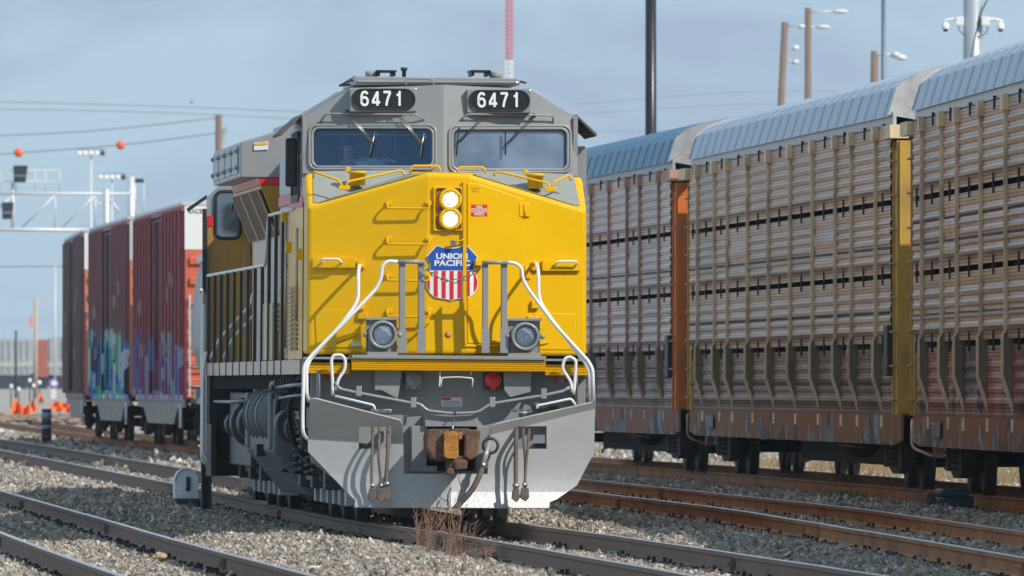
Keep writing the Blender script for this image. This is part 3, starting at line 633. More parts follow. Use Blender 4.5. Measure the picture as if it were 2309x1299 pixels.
wm.build('jumper_hook', m_wht, loco)
for (q, t) in ((((732, 839), (769, 838), (769, 855), (732, 856)), 0), (((1248, 846), (1281, 845), (1285, 861), (1252, 862)), 1)):
    sg = MB().prism([L(x, y, .845) for x, y in q], (0, -.004, 0)).build('step_notice', m_red, loco)
    for i, w in enumerate(('WATCH', 'YOUR', 'STEP')):
        x0, x1 = q[0][0] + 7, q[1][0] - 5; k = (0, 3, 3)[i]
        text(w, lambda u, v: L(x0 + k + (x1 - x0 - 2 * k) * u, q[0][1] + 6 + 5.2 * i - 4.4 * v, .838), 'lettering', m_wht, sg, .01)
wl = MB().prism([L(x, y, .845) for x, y in ((995, 896), (1042, 896), (1042, 917), (995, 917))], (0, -.004, 0)).build('warning_label', m_lbl, loco)
MB().prism([L(x, y, .839) for x, y in ((996, 897), (1017, 897), (1017, 902), (996, 902))], (0, -.003, 0)).build('label_band', m_red, wl)
for y in (905, 909, 913): MB().prism([L(x, yy, .839) for x, yy in ((999, y), (1038, y), (1038, y + .9), (999, y + .9))], (0, -.003, 0)).build('label_line', m_gryd, wl)
for x0 in (836, 1152):
    cl = MB().prism([L(x, y, .56) for x, y in ((x0, 922), (x0 + 47, 923), (x0 + 47, 931), (x0, 930))], (0, -.004, 0)).build('hose_label', m_lbl, loco)
    for i, w in enumerate(('MR', 'ACT', 'BC')): text(w, lambda u, v: L(x0 + 5 + 15 * i + 8 * u, 929 - 4.5 * v, .553), 'lettering', m_ink, cl)
# ---------------------------------------------------------------- lead locomotive: sides, hood, trucks
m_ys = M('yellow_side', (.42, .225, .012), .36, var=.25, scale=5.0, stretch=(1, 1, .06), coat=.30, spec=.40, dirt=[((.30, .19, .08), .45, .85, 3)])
m_post = M('post_shade_grey', (.035, .04, .05), .4, var=.1)  # railing grey darkened: shade on the side posts is put into the colour
m_lou = M('louvre_dark', (.075, .052, .022), .6, var=.2)
hd = MB()
hd.box(-1.42, 1.42, 4.56, 7.3, 1.766, 4.05); hd.box(-.92, .92, 7.3, 20.9, 1.766, 4.25)
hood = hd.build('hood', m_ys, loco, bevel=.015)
MB().box(-1.43, 1.43, 4.57, 7.31, 3.62, 4.06).box(-.935, .935, 7.32, 14.0, 3.72, 4.26).build('hood_top', m_gry, loco, bevel=.02)
MB().box(-.94, .94, 7.33, 13.9, 3.60, 3.715).box(-1.44, 1.44, 4.58, 7.32, 3.50, 3.615).build('hood_stripe', m_red, loco)
# equipment cabinets under the raised walkway, with louvres and latches
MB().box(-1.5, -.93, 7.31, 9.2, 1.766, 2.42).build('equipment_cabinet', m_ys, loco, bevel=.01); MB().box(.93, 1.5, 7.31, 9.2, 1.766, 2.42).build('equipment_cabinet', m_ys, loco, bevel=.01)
def louvre(y0, y1, z0, z1, n, x=-1.42):
    mb = MB()
    for k in range(n):
        z = z0 + (z1 - z0) * (k + .5) / n; h = (z1 - z0) / n
        mb.hexa([(x - .035, y0, z - h * .35), (x - .035, y1, z - h * .35), (x, y1, z - h * .35), (x, y0, z - h * .35), (x - .030, y0, z - h * .25), (x - .030, y1, z - h * .25), (x, y1, z + h * .4), (x, y0, z + h * .4)])
    return mb.build('louvre', m_ys, loco)
louvre(4.7, 5.15, 1.9, 2.75, 14); louvre(5.25, 5.7, 1.9, 2.75, 14); louvre(2.75, 3.3, 1.86, 2.58, 14, xl - .008); louvre(3.45, 4.0, 1.86, 2.58, 14, xl - .008); louvre(5.85, 6.4, 2.1, 2.38, 5, -1.436); louvre(6.5, 7.05, 2.1, 2.38, 5, -1.436)
for y0, y1, z0, z1 in ((4.62, 5.75, 2.85, 3.45), (5.85, 7.2, 1.85, 2.6), (5.85, 7.2, 2.7, 3.45), (4.62, 5.75, 1.82, 2.8)):
    mb = MB(); mb.box(-1.432, -1.42, y0, y1, z0, z1)
    for z in (z0 + .12, z1 - .12): mb.box(-1.455, -1.43, y0 + .03, y0 + .10, z - .06, z + .06)
    mb.build('cabinet_door', m_ys, loco, bevel=.004)
for y, z in ((2.3, 2.85), (4.2, 2.95), (5.0, 3.3)): MB().box(xl - .06, xl, y, y + .08, z, z + .12).build('side_bracket', m_yel, loco, bevel=.006)
mb = MB()
for k in range(24): mb.box(xl - .012, xl + .002, 2.10 + k * .1, 2.14 + k * .1, 3.95, 4.0)
mb.tube([(xl - .05, 4.35, 1.9), (xl - .05, 4.35, 3.3)], .016, 6).tube([(xl - .05, 2.35, 2.2), (xl - .05, 2.35, 3.2)], .016, 6)
mb.build('cab_door_grab', m_steel, loco)
# radiator section with overhanging wings
WZ0, WZ1 = 3.97, 4.45
rd = MB(); rd.prism([(-1.5, 14, WZ0), (1.5, 14, WZ0), (1.5, 14, WZ1 - .06), (.75, 14, WZ1 + .17), (-.75, 14, WZ1 + .17), (-1.5, 14, WZ1 - .06)], (0, 5.9, 0))
rwing = rd.build('radiator_wing', m_gry, loco, bevel=.02)
mb = MB()
for k in range(4):
    y = 14.4 + k * 1.4; mb.box(-1.515, -1.5, y, y + 1.25, WZ0 + .05, WZ1 - .1)
    for zz in (WZ0 + .12, WZ1 - .16): mb.blob((-1.52, y + .1, zz), .03, 6, 4).blob((-1.52, y + 1.15, zz), .03, 6, 4)
mb.build('radiator_shutter', m_gry, loco)
MB().prism([(-1.26, 14.02, 3.875), (1.26, 14.02, 3.875), (1.28, 14.02, 3.965), (-1.28, 14.02, 3.965)], (0, 5.8, 0)).build('radiator_stripe', m_red, loco)
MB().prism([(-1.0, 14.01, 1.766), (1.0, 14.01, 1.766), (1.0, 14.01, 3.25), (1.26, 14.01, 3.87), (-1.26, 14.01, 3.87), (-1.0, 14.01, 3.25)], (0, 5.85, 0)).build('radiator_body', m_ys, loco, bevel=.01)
mb = MB(); a_, b_ = V((-1.245, 0, 3.83)), V((-1.015, 0, 3.28)); n_ = V((-.92, 0, -.39))
for y0, y1 in ((14.1, 15.9), (16.0, 17.8), (17.9, 19.7)):
    mb.prism([a_ + V((0, y0, 0)) + n_ * .012, a_ + V((0, y1, 0)) + n_ * .012, b_ + V((0, y1, 0)) + n_ * .012, b_ + V((0, y0, 0)) + n_ * .012], n_ * .02)
mb.build('radiator_screen', m_lou, loco)
mb = MB()
for y0, y1 in ((14.1, 15.9), (16.0, 17.8), (17.9, 19.7)):
    for yy in (y0, y1 - .09): mb.prism([a_ + V((0, yy, 0)) + n_ * .03, a_ + V((0, yy + .09, 0)) + n_ * .03, b_ + V((0, yy + .09, 0)) + n_ * .03, b_ + V((0, yy, 0)) + n_ * .03], n_ * .012)
mb.build('screen_frame', m_ys, loco)
cl = MB().prism([(-1.34, 13.99, WZ1 - .16), (-1.17, 13.99, WZ1 - .15), (-1.17, 13.99, WZ1 - .05), (-1.34, 13.99, WZ1 - .07)], (0, -.006, 0)).build('caution_label', m_lbl, loco)
MB().prism([(-1.33, 13.98, WZ1 - .10), (-1.18, 13.98, WZ1 - .09), (-1.18, 13.98, WZ1 - .055), (-1.33, 13.98, WZ1 - .075)], (0, -.003, 0)).build('label_band', m_amber, cl)
MB().box(-.8, .8, 14.6, 19.3, WZ1 + .17, WZ1 + .23).box(-.5, .5, 8.0, 13.5, 4.25, 4.42).build('hood_roof_box', m_gry, loco, bevel=.02)
# side walkway railing, posts and sill
for s in (-1, 1):
    X = s * 1.5
    pts = [(X, 3.6, 3.42), (X, 8.1, 3.42), (X, 8.75, 2.86), (X, 21.1, 2.86)]
    sr = MB().tube(round_path(pts, .15), .02, 8).build('side_railing', m_wht if s < 0 else m_wht, loco)
    for y in (5.4, 6.7, 8.0): MB().box(X - .02, X + .02, y - .035, y + .035, 1.6, 3.42).build('railing_post', m_post, sr)
    for y in [9.3 + 1.45 * k for k in range(9)]: MB().box(X - .02, X + .02, y - .035, y + .035, 1.6, 2.86).build('railing_post', m_post, sr)
    MB().box(X - .012 if s < 0 else X, X if s < 0 else X + .012, 2.0, 21.2, 1.605, 1.76).build('sill_stripe', m_ys, loco)
# rear end: steps and hand rails
mb = MB(); mb.box(-1.5, 1.5, 20.5, 20.54, .35, 1.6); mb.box(-1.5, -1.44, 20.0, 21.2, .35, 1.0); mb.build('rear_step_plate', m_blk, loco)
for X in (-1.55, 1.55):
    MB().tube(round_path([(X, 21.25, 2.5), (X, 21.25, .55), (X * .94, 21.3, .45)], .1), .022, 8).build('rear_handrail', m_wht, loco)
    MB().tube(round_path([(X, 20.45, 1.9), (X * 1.02, 20.4, 1.7), (X * 1.02, 20.4, .62), (X * .95, 20.45, .5)], .12), .022, 8).build('rear_handrail', m_wht, loco)
MB().box(-1.5, 1.5, 21.2, 21.26, .9, 1.77).build('rear_plate', m_gry, loco)
for dx_ in (0, .16): MB().tube(round_path([(-1.46 + dx_, 21.15, 1.80), (-1.36 + dx_, 21.15, 2.05), (-.95 + dx_, 21.15, 2.50), (-.93 + dx_, 21.15, 2.66), (-.75 + dx_, 21.15, 2.67)], .12), .02, 8).build('stair_handrail', m_wht, loco)
# fuel tank, air reservoirs, trucks
ft = MB(); prof_ = [(-1.0, .22), (-1.42, .72), (-1.42, 1.32), (-1.36, 1.38), (1.36, 1.38), (1.42, 1.32), (1.42, .72), (1.0, .22)]
ft.prism([(x, 8.2, z) for x, z in prof_], (0, 5.4, 0)); ft.box(-1.46, -1.40, 8.4, 8.75, .75, 1.40); ft.box(-1.46, -1.40, 12.9, 13.3, .75, 1.40)
ftk = ft.build('fuel_tank', m_frame, loco, bevel=.05, seg=3)
for y0 in (9.0, 10.9):
    MB().lathe((-1.22, y0, 1.14), (0, 1, 0), [(0, .0), (.02, .18), (.10, .32), (1.6, .32), (1.68, .18), (1.7, 0)], 24).tube(arc((-1.22, y0 + .4, 1.14), (1, 0, 0), (0, 0, 1), .33, 0, 6.28, 20)[:-1], .015, 5, closed=True).tube(arc((-1.22, y0 + 1.2, 1.14), (1, 0, 0), (0, 0, 1), .33, 0, 6.28, 20)[:-1], .015, 5, closed=True).build('air_reservoir', m_frame, ftk)
MB().box(-1.50, -1.40, 10.2, 10.75, .66, .80).build('filler_recess', m_blk, ftk, bevel=.01)
MB().hexa([(-1.30, 8.55, 1.45), (-1.24, 8.55, 1.45), (-1.24, 8.75, 1.45), (-1.30, 8.75, 1.45), (-1.36, 8.4, 1.62), (-1.28, 8.4, 1.62), (-1.28, 8.6, 1.62), (-1.36, 8.6, 1.62)]).build('emergency_valve', m_red, loco)
mb = MB()
for k in range(7): mb.tube(smooth_path([(-1.3 + .1 * random.random(), 7.5 + .25 * k, 1.58), (-1.35 + .1 * random.random(), 8.3 + .5 * k, 1.42 + .1 * random.random()), (-1.3, 9.5 + .9 * k, 1.5)], 4), .022, 6)
for k in range(30): mb.box(-1.47, -1.44, 4 + k * .55, 4.03 + k * .55, 1.44, 1.6)
mb.tube([(-1.42, 6, 1.5), (-1.42, 19, 1.5)], .025, 6).tube([(-1.3, 7, 1.42), (-1.3, 14, 1.42)], .03, 6); mb.build('pipework', m_gryd, loco)
def wheel(x, y, r, par, w=.13, mat=None):
    mb = MB(); s = 1 if x > 0 else -1
    mb.lathe((x - w / 2, y, r), (1, 0, 0), [(0, r * .55), (0, r + (.028 if s > 0 else 0)), (.03, r + (.028 if s > 0 else 0)), (.04, r), (w - .04, r), (w - .03, r + (.028 if s < 0 else 0)), (w, r + (.028 if s < 0 else 0)), (w, r * .55)], 32)
    mb.lathe((x - .06, y, r), (1, 0, 0), [(0, .16), (.02, r * .5), (.1, r * .5), (.12, .16)], 24)
    return mb.build('wheel', mat or m_wheel, par)
m_wheel = M('wheel_steel', (.05, .045, .04), .5, .4, var=.3, scale=6, dirt=[((.12, .07, .04), .55, .8, 6)])
m_trk = M('truck_paint', (.045, .05, .052), .5, var=.3, scale=5, dirt=[((.12, .10, .075), .5, .85, 6)])
m_dwt = M('brake_block_pale', (.55, .55, .53), .6, var=.1)
def loco_truck(par, y0):
    t = MB()
    for s in (-1, 1):
        X = s * 1.06
        t.prism([(X - .06, y0 - .5, .62), (X - .06, y0 - .5, .95), (X - .06, y0 + 4.9, .95), (X - .06, y0 + 4.9, .62), (X - .06, y0 + 4.4, .62), (X - .06, y0 + 4.1, .42), (X - .06, y0 + 2.7, .42), (X - .06, y0 + 2.5, .62), (X - .06, y0 + 1.9, .62), (X - .06, y0 + 1.7, .42), (X - .06, y0 + .4, .42), (X - .06, y0 + .1, .62)], (.12, 0, 0))
        for k in range(3):
            t.box(X - .12 if s < 0 else X - .05, X + .05 if s < 0 else X + .12, y0 + 2.2 * k - .17, y0 + 2.2 * k + .17, .34, .74)
            t.cyl((X, y0 + 2.2 * k + .5, .6), (X, y0 + 2.2 * k + .5, .95), .10, n=10)
    for k in range(3): t.cyl((-.9, y0 + 2.2 * k, .53), (.9, y0 + 2.2 * k, .53), .09, n=12).box(-.55, .55, y0 + 2.2 * k + .2, y0 + 2.2 * k + .95, .25, .85)
    t.cyl((-1.25, y0 + .6, .9), (-1.1, y0 + .95, .45), .06, n=10).cyl((-1.2, y0 + 4.0, 1.0), (-1.2, y0 + 4.6, 1.0), .17, n=14)
    tr = t.build('truck', m_trk, par, bevel=.01)
    for k in range(3):
        for s in (-1, 1): wheel(s * .755, y0 + 2.2 * k, .53, tr)
    for k in range(6):
        y = y0 - .62 + k * 1.05; MB().box(-.98, -.74, y, y + .26, .17, .36).build('sand_block', m_dwt, tr, bevel=.012)
        if k < 5: MB().tube([(-.80, y + .4, .5), (-.78, y + .5, .12)], .02, 6).build('sand_pipe', m_gry, tr)
    return tr
loco_truck(loco, 2.9); loco_truck(loco, 15.0)
MB().box(-1.25, -1.0, 5.9, 7.4, .75, 1.2).build('bogie_box', m_gryd, loco, bevel=.02)
for y0, y1, r_ in ((7.3, 7.9, .2), (14.0, 14.6, .25), (14.7, 15.1, .3)): MB().cyl((-1.25, y0, 1.03), (-1.25, y1, 1.03), r_, n=18).cyl((-1.25, y0 - .06, 1.03), (-1.25, y0, 1.03), r_ * .5, n=12).build('brake_cylinder', m_gryd, loco, bevel=.02)
MB().box(-1.28, -.9, 15.2, 19.8, .5, 1.4).build('rear_equipment_box', m_gryd, loco, bevel=.02); MB().box(-1.3, -1.2, 3.0, 4.2, .95, 1.25).build('bogie_box', m_gryd, loco, bevel=.02)
for k in range(3):
    y_ = 3.4 + 2.2 * k
    mbs = MB(); mbs.tube([V((-1.22 + .10 * math.cos(t), y_ + .55 + .10 * math.sin(t), .48 + .007 * i)) for i, t in enumerate(np.arange(0, 44, .55))], .017, 6); mbs.build('suspension_spring', m_gryd, loco)
    MB().tube(smooth_path([(-1.1, y_, 1.55), (-1.38, y_ + .2, 1.3), (-1.3, y_ + .5, .8), (-1.15, y_ + .3, .6)], 5), .028, 8).build('cable_loop', m_blk, loco)
for y0, z0, y1, z1, r_ in ((2.2, 1.5, 7.2, 1.46, .022), (2.6, 1.38, 6.8, 1.34, .016), (7.4, 1.52, 8.4, 1.45, .03), (13.7, 1.3, 20.3, 1.28, .02)): MB().tube([(-1.44, y0, z0), (-1.46, (y0 + y1) / 2, z0 - .02), (-1.44, y1, z1)], r_, 8).build('air_line', m_gry, loco)
MB().tube([(-1.35, 14.1, 1.2), (-1.4, 14.1, 1.35), (-1.4, 15.0, 1.35), (-1.35, 15.0, 1.2)], .015, 6).tube(round_path([(-1.25, 5.2, .95), (-1.3, 5.2, 1.12), (-1.3, 6.0, 1.12), (-1.25, 6.0, .95)], .06), .02, 6).build('guard_rail', m_gry, loco)
# ---------------------------------------------------------------- crew and clutter in the cab
def skin_person(name, joints, edges, label, group=None):
    me = bpy.data.meshes.new(name); me.from_pydata([j[0] for j in joints], edges, []); ob = bpy.data.objects.new(name, me); COL.objects.link(ob); ob.parent = None
    md = ob.modifiers.new('skin', 'SKIN'); md.use_smooth_shade = True
    for i, j in enumerate(joints):
        me.skin_vertices[0].data[i].radius = (j[1], j[1] if len(j) < 3 else j[2])
    me.skin_vertices[0].data[0].use_root = True
    sd = ob.modifiers.new('sub', 'SUBSURF'); sd.levels = 2; sd.render_levels = 2
    me.materials.append(m_skin); return ob
def crew(cx, cy, hz, lean, label, vest, name='person'):
    # origin at the seat; head centre at height hz; faces -y
    pv = hz - .70
    J = [((0, .05, pv), .15, .12), ((0, .04, pv + .22), .15, .115), ((0, .02, pv + .42), .17, .11), ((lean * .3, .0, pv + .53), .065, .065), ((lean * .6, -.02, pv + .60), .06, .065), ((lean, -.04, hz - .07), .068, .085), ((lean, -.045, hz + .01), .075, .095), ((lean, -.03, hz + .09), .062, .08)]
    E = [(i, i + 1) for i in range(7)]
    for s in (-1, 1):
        o = len(J); J += [((s * .19, .02, pv + .44), .06), ((s * .25, -.05, pv + .20), .047), ((s * .17, -.28, pv + .12), .038), ((s * .15, -.36, pv + .12), .036, .02)]
        E += [(2, o), (o, o + 1), (o + 1, o + 2), (o + 2, o + 3)]
        for q in range(4):
            k = len(J); fx = s * .15 + (q - 1.5) * .018; J += [((fx, -.42, pv + .12), .009), ((fx, -.455, pv + .10), .008)]; E += [(o + 3, k), (k, k + 1)]
        k = len(J); J += [((s * .15 - s * .045, -.38, pv + .12), .010), ((s * .15 - s * .055, -.42, pv + .11), .009)]; E += [(o + 3, k), (k, k + 1)]
        k = len(J); J += [((s * .10, -.10, pv - .02), .085), ((s * .14, -.42, pv + .0), .065), ((s * .14, -.45, pv - .38), .045), ((s * .14, -.56, pv - .43), .035)]
        E += [(0, k), (k, k + 1), (k + 1, k + 2), (k + 2, k + 3)]
    ob = skin_person(name, J, E, label); ob.matrix_world = ML @ Matrix.Translation((cx, cy, 0)); tag(ob, label, 'person')
    h = V((lean, -.045, hz))
    ft_ = MB(); ft_.prism([h + V(p) for p in ((0, -.10, .03), (.014, -.118, -.025), (-.014, -.118, -.025))], (0, .03, 0))
    for s in (-1, 1): ft_.blob(h + V((s * .083, .0, -.01)), (.012, .022, .034), 8, 6)
    ft_.build('face_feature', m_skin, ob)
    MB().box(-.03, .03, -.098, -.085, -.062, -.052).build('mouth', m_red, ob).location = h
    g = MB()
    for s in (-1, 1): g.blob(h + V((s * .034, -.092, .018)), (.028, .012, .02), 10, 6)
    g.tube([h + V((-.08, -.02, .025)), h + V((-.065, -.088, .022)), h + V((.065, -.088, .022)), h + V((.08, -.02, .025))], .005, 6); g.build('sunglasses', m_blk, ob)
    MB().blob(h + V((0, .005, .065)), (.088, .11, .075), 16, 8).prism([h + V(p) for p in ((-.07, -.08, .07), (.07, -.08, .07), (.05, -.18, .055), (-.05, -.18, .055))], (0, 0, .008)).build('cap', m_cap, ob)
    v = MB(); ring = lambda z, a_, b_, y: [(a_ * math.cos(t * 2 * math.pi / 20), y + b_ * math.sin(t * 2 * math.pi / 20), z) for t in range(20)]
    rs = [ring(pv - .03, .175, .145, .05), ring(pv + .2, .18, .142, .04), ring(pv + .40, .205, .14, .02), ring(pv + .50, .13, .11, .01)]
    vs = [p for r in rs for p in r]; v.add(vs, [(i * 20 + k, i * 20 + (k + 1) % 20, (i + 1) * 20 + (k + 1) % 20, (i + 1) * 20 + k) for i in range(3) for k in range(20)], True); v.build('shirt', m_cloth, ob)
    if vest:
        w = MB()
        for s in (-1, 1): w.prism([(s * .16, -.10, pv), (s * .06, -.115, pv), (s * .05, -.13, pv + .30), (s * .12, -.10, pv + .50), (s * .17, -.07, pv + .48)], (0, -.012, 0))
        w.build('vest', m_vest, ob)
        st_ = MB()
        for s in (-1, 1): st_.prism([(s * .12, -.125, pv + .02), (s * .09, -.128, pv + .02), (s * .09, -.144, pv + .30), (s * .12, -.13, pv + .46), (s * .145, -.118, pv + .46)], (0, -.008, 0))
        st_.build('reflective_strip', m_wht, ob)
    else:
        MB().tube([(.16, -.14, pv + .02), (.14, -.15, pv + .25), (.10, -.08, pv + .50)], .018, 8).build('shoulder_strap', m_red, ob)
    return ob
hp = L(787, 330, 2.95); crew(hp.x, 2.95, hp.z, .0, 'person in sunglasses and high visibility vest at the controls behind the left windshield', True)
hp = L(1252, 372, 3.1); crew(hp.x, 3.1, hp.z - .06, .0, 'person leaning low with an orange strap at the right end of the right windshield', False)
def crumple(name, px, py, yl, w, h, mat, label, cat):
    c = L(px, py, yl); mb = MB()
    for k in range(16):
        p = c + V((random.uniform(-w, w), random.uniform(-.06, .06), random.uniform(0, h)))
        t = [p + V((random.uniform(-.09, .09), random.uniform(-.05, .05), random.uniform(-.03, .04))) for _ in range(3)]
        mb.prism(t, (0.001, .004, .003))
    mb.blob(c + V((0, 0, .02)), (w * .8, .06, h * .6), 12, 6, .25)
    o = mb.build(name, mat, None); o.matrix_world = ML; tag(o, label, cat); return o
crumple('plastic_bag', 838, 374, 2.52, .22, .09, m_plastic, 'crumpled clear plastic bag lying on the dashboard behind the left windshield', 'bag')
crumple('paper_bag', 1148, 377, 2.55, .10, .06, m_lbl, 'small crumpled white paper wrapper on the dashboard behind the right windshield', 'wrapper')
# ================================================================ TRAILING LOCOMOTIVE (cab at its far end, long hood towards us)
TX, TD = -2.46, 141.2; TH2 = math.atan(.0235)
MT = Matrix.Translation((TX, TD, .02)) @ Matrix.Rotation(TH2, 4, 'Z')
lo2 = empty('trailing_locomotive', None, mat=MT); tag(lo2, 'second yellow locomotive coupled behind the numbered one, its cab window showing at the left', 'locomotive')
MB().box(-1.5, 1.5, .2, 21.5, 1.3, 1.62).box(-1.5, 1.5, .2, .26, .5, 1.3).build('underframe', m_gry, lo2, bevel=.01)
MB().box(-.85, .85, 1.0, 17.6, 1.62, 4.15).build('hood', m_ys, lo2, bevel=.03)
MB().box(-.86, .86, .99, 17.6, 3.75, 4.16).build('hood_top', m_gry, lo2, bevel=.03)
MB().box(-.865, .865, .985, 17.6, 3.62, 3.745).build('hood_stripe', m_red, lo2)
c2 = MB(); m_teal = M('teal_cab_lining', (.40, .54, .52), .7, var=.12)
CB = [(-1.5, 17.6, 1.62), (1.5, 17.6, 1.62), (1.5, 17.6, 4.15), (1.15, 17.6, 4.5), (-1.15, 17.6, 4.5), (-1.5, 17.6, 4.15)]
wq = rrect(-1.37, 3.58, -1.02, 4.25, .09)
c2.plate(CB, [[(x, 17.6, z) for x, z in wq]], (0, .05, 0)); c2.prism([(-1.5, 17.66, 1.62), (-1.5, 19.8, 1.62), (-1.5, 19.8, 4.15), (-1.5, 17.66, 4.15)], (.05, 0, 0)); c2.prism([(1.5, 17.66, 1.62), (1.5, 19.8, 1.62), (1.5, 19.8, 4.15), (1.5, 17.66, 4.15)], (-.05, 0, 0))
c2.prism([(-1.5, 17.655, 4.16), (-1.15, 17.655, 4.51), (1.15, 17.655, 4.51), (1.5, 17.655, 4.16), (1.5, 17.655, 4.11), (1.15, 17.655, 4.46), (-1.15, 17.655, 4.46), (-1.5, 17.655, 4.11)], (0, 2.2, 0))
c2.box(-1.45, 1.45, 19.7, 19.8, 1.62, 3.6)
cab2 = c2.build('cab', m_gry, lo2)
MB().plate([(-1.49, 17.59, 1.64), (1.49, 17.59, 1.64), (1.49, 17.59, 3.74), (-1.49, 17.59, 3.74)], [[(x, 17.59, max(3.579, min(z, 3.739))) for x, z in rrect(-1.371, 3.579, -1.019, 3.739, .005, 1)]], (0, -.006, 0)).build('cab_side_panel', m_ys, lo2)
MB().box(-1.495, -1.40, 17.575, 17.584, 3.75, 3.90).box(-.99, 1.49, 17.575, 17.584, 3.75, 3.90).build('cab_stripe', m_red, lo2)
w2 = MB().tube([(x, 17.58, z) for x, z in wq], .024, 8, closed=True).build('rear_window', m_blk, lo2)
MB().prism([(x, 17.61, z) for x, z in wq], (0, .005, 0)).build('pane', m_glass2, w2); MB().box(-1.42, 1.4, 18.0, 18.05, 1.7, 4.4).build('cab_partition', m_teal, lo2)
MB().tube([(-1.08, 17.55, 4.25), (-1.14, 17.54, 3.95)], .012, 6).build('wiper', m_blk, w2)
MB().box(-.99, -.87, 17.2, 17.57, 1.7, 3.5).box(-.97, -.86, 15.5, 16.4, 1.7, 3.3).build('electrical_cabinet', m_ys, lo2, bevel=.01)
MB().hexa([(-1.5, 18.0, 4.18), (-1.78, 18.0, 3.98), (-1.78, 19.4, 3.98), (-1.5, 19.4, 4.18), (-1.5, 18.0, 4.21), (-1.79, 18.0, 4.01), (-1.79, 19.4, 4.01), (-1.5, 19.4, 4.21)]).build('window_awning', m_blk, lo2)
MB().box(-1.56, -1.50, 17.45, 17.62, 1.7, 4.0).build('cab_corner_post', m_blk, lo2)
for s in (-1, 1):
    MB().tube(round_path([(s * 1.5, .4, 2.7), (s * 1.5, 17.3, 2.7)], .1), .02, 6).build('side_railing', m_wht, lo2)
    MB().tube(round_path([(s * 1.52, 20.4, 2.6), (s * 1.52, 20.4, .9), (s * 1.4, 20.4, .8)], .1), .022, 6).build('rear_handrail', m_wht, lo2)
    for y in (1.5, 4.5, 7.5, 10.5, 13.5, 16.5): MB().box(s * 1.5 - .02, s * 1.5 + .02, y - .03, y + .03, 1.6, 2.7).build('railing_post', m_gry, lo2)
MB().prism([(x, 7.2, z) for x, z in prof_], (0, 6.5, 0)).build('fuel_tank', m_frame, lo2, bevel=.04)
MB().box(-1.5, 1.5, 20.5, 21.5, 1.62, 3.0).build('nose', m_ys, lo2, bevel=.05)
MB().box(-1.52, -1.2, 20.0, 21.4, .35, 1.3).build('step_well', m_gryd, lo2)
loco_truck(lo2, 1.6); loco_truck(lo2, 15.2)
# ================================================================ FREIGHT CARS (local frame: y away from the camera, z up from the rail)
def graffiti(name, base, zmax, cols, var=.15, dirt=(), z0=.9, rough=.5, gs=.55, thr=.52, metal=0.0, bump=0):
    m = M(name, base, rough, metal, var=var, scale=2.0, stretch=(1, 1, .2), dirt=list(dirt)); nt = m.node_tree; N = nt.nodes; Lk = nt.links; b = N['Principled BSDF']
    src = b.inputs['Base Color'].links[0].from_socket
    tc = N.new('ShaderNodeTexCoord'); sp = N.new('ShaderNodeSeparateXYZ'); Lk.new(tc.outputs['Object'], sp.inputs[0])
    nz = N.new('ShaderNodeTexNoise'); nz.inputs['Scale'].default_value = gs; nz.inputs['Detail'].default_value = 2; nz.inputs['Distortion'].default_value = 1.2; Lk.new(tc.outputs['Object'], nz.inputs['Vector'])
    cr_ = N.new('ShaderNodeValToRGB'); cr_.color_ramp.interpolation = 'CONSTANT'; nv = N.new('ShaderNodeTexVoronoi'); nv.inputs['Scale'].default_value = gs * 3.2; wn = N.new('ShaderNodeTexNoise'); wn.inputs['Scale'].default_value = gs * 3; va = N.new('ShaderNodeVectorMath'); va.operation = 'MULTIPLY_ADD'; va.inputs[1].default_value = (.9, .9, .9); Lk.new(tc.outputs['Object'], wn.inputs['Vector']); Lk.new(wn.outputs['Color'], va.inputs[0]); Lk.new(tc.outputs['Object'], va.inputs[2]); Lk.new(va.outputs[0], nv.inputs['Vector']); sr = N.new('ShaderNodeSeparateColor'); Lk.new(nv.outputs['Color'], sr.inputs[0]); Lk.new(sr.outputs[0], cr_.inputs[0])
    els = cr_.color_ramp.elements
    while len(els) > 1: els.remove(els[-1])
    for i, c in enumerate(cols):
        e = els[0] if i == 0 else els.new(i / len(cols)); e.color = (*c, 1)
    mz = N.new('ShaderNodeMath'); mz.operation = 'MULTIPLY_ADD'; mz.inputs[1].default_value = -.5; mz.inputs[2].default_value = zmax * .5; Lk.new(sp.outputs[2], mz.inputs[0])
    ad = N.new('ShaderNodeMath'); ad.operation = 'ADD'; Lk.new(mz.outputs[0], ad.inputs[0]); Lk.new(nz.outputs[0], ad.inputs[1])
    rp = N.new('ShaderNodeMapRange'); rp.inputs[1].default_value = thr; rp.inputs[2].default_value = thr + .05; Lk.new(ad.outputs[0], rp.inputs[0])
    b.inputs['Specular IOR Level'].default_value = .3
    mx = N.new('ShaderNodeMix'); mx.data_type = 'RGBA'; Lk.new(rp.outputs[0], mx.inputs[0]); Lk.new(src, mx.inputs[6]); Lk.new(cr_.outputs[0], mx.inputs[7]); Lk.new(mx.outputs[2], b.inputs['Base Color'])
    return m
m_ftrk = M('freight_truck_iron', (.035, .028, .024), .75, var=.35, scale=5, dirt=[((.10, .055, .03), .5, .8, 5)])
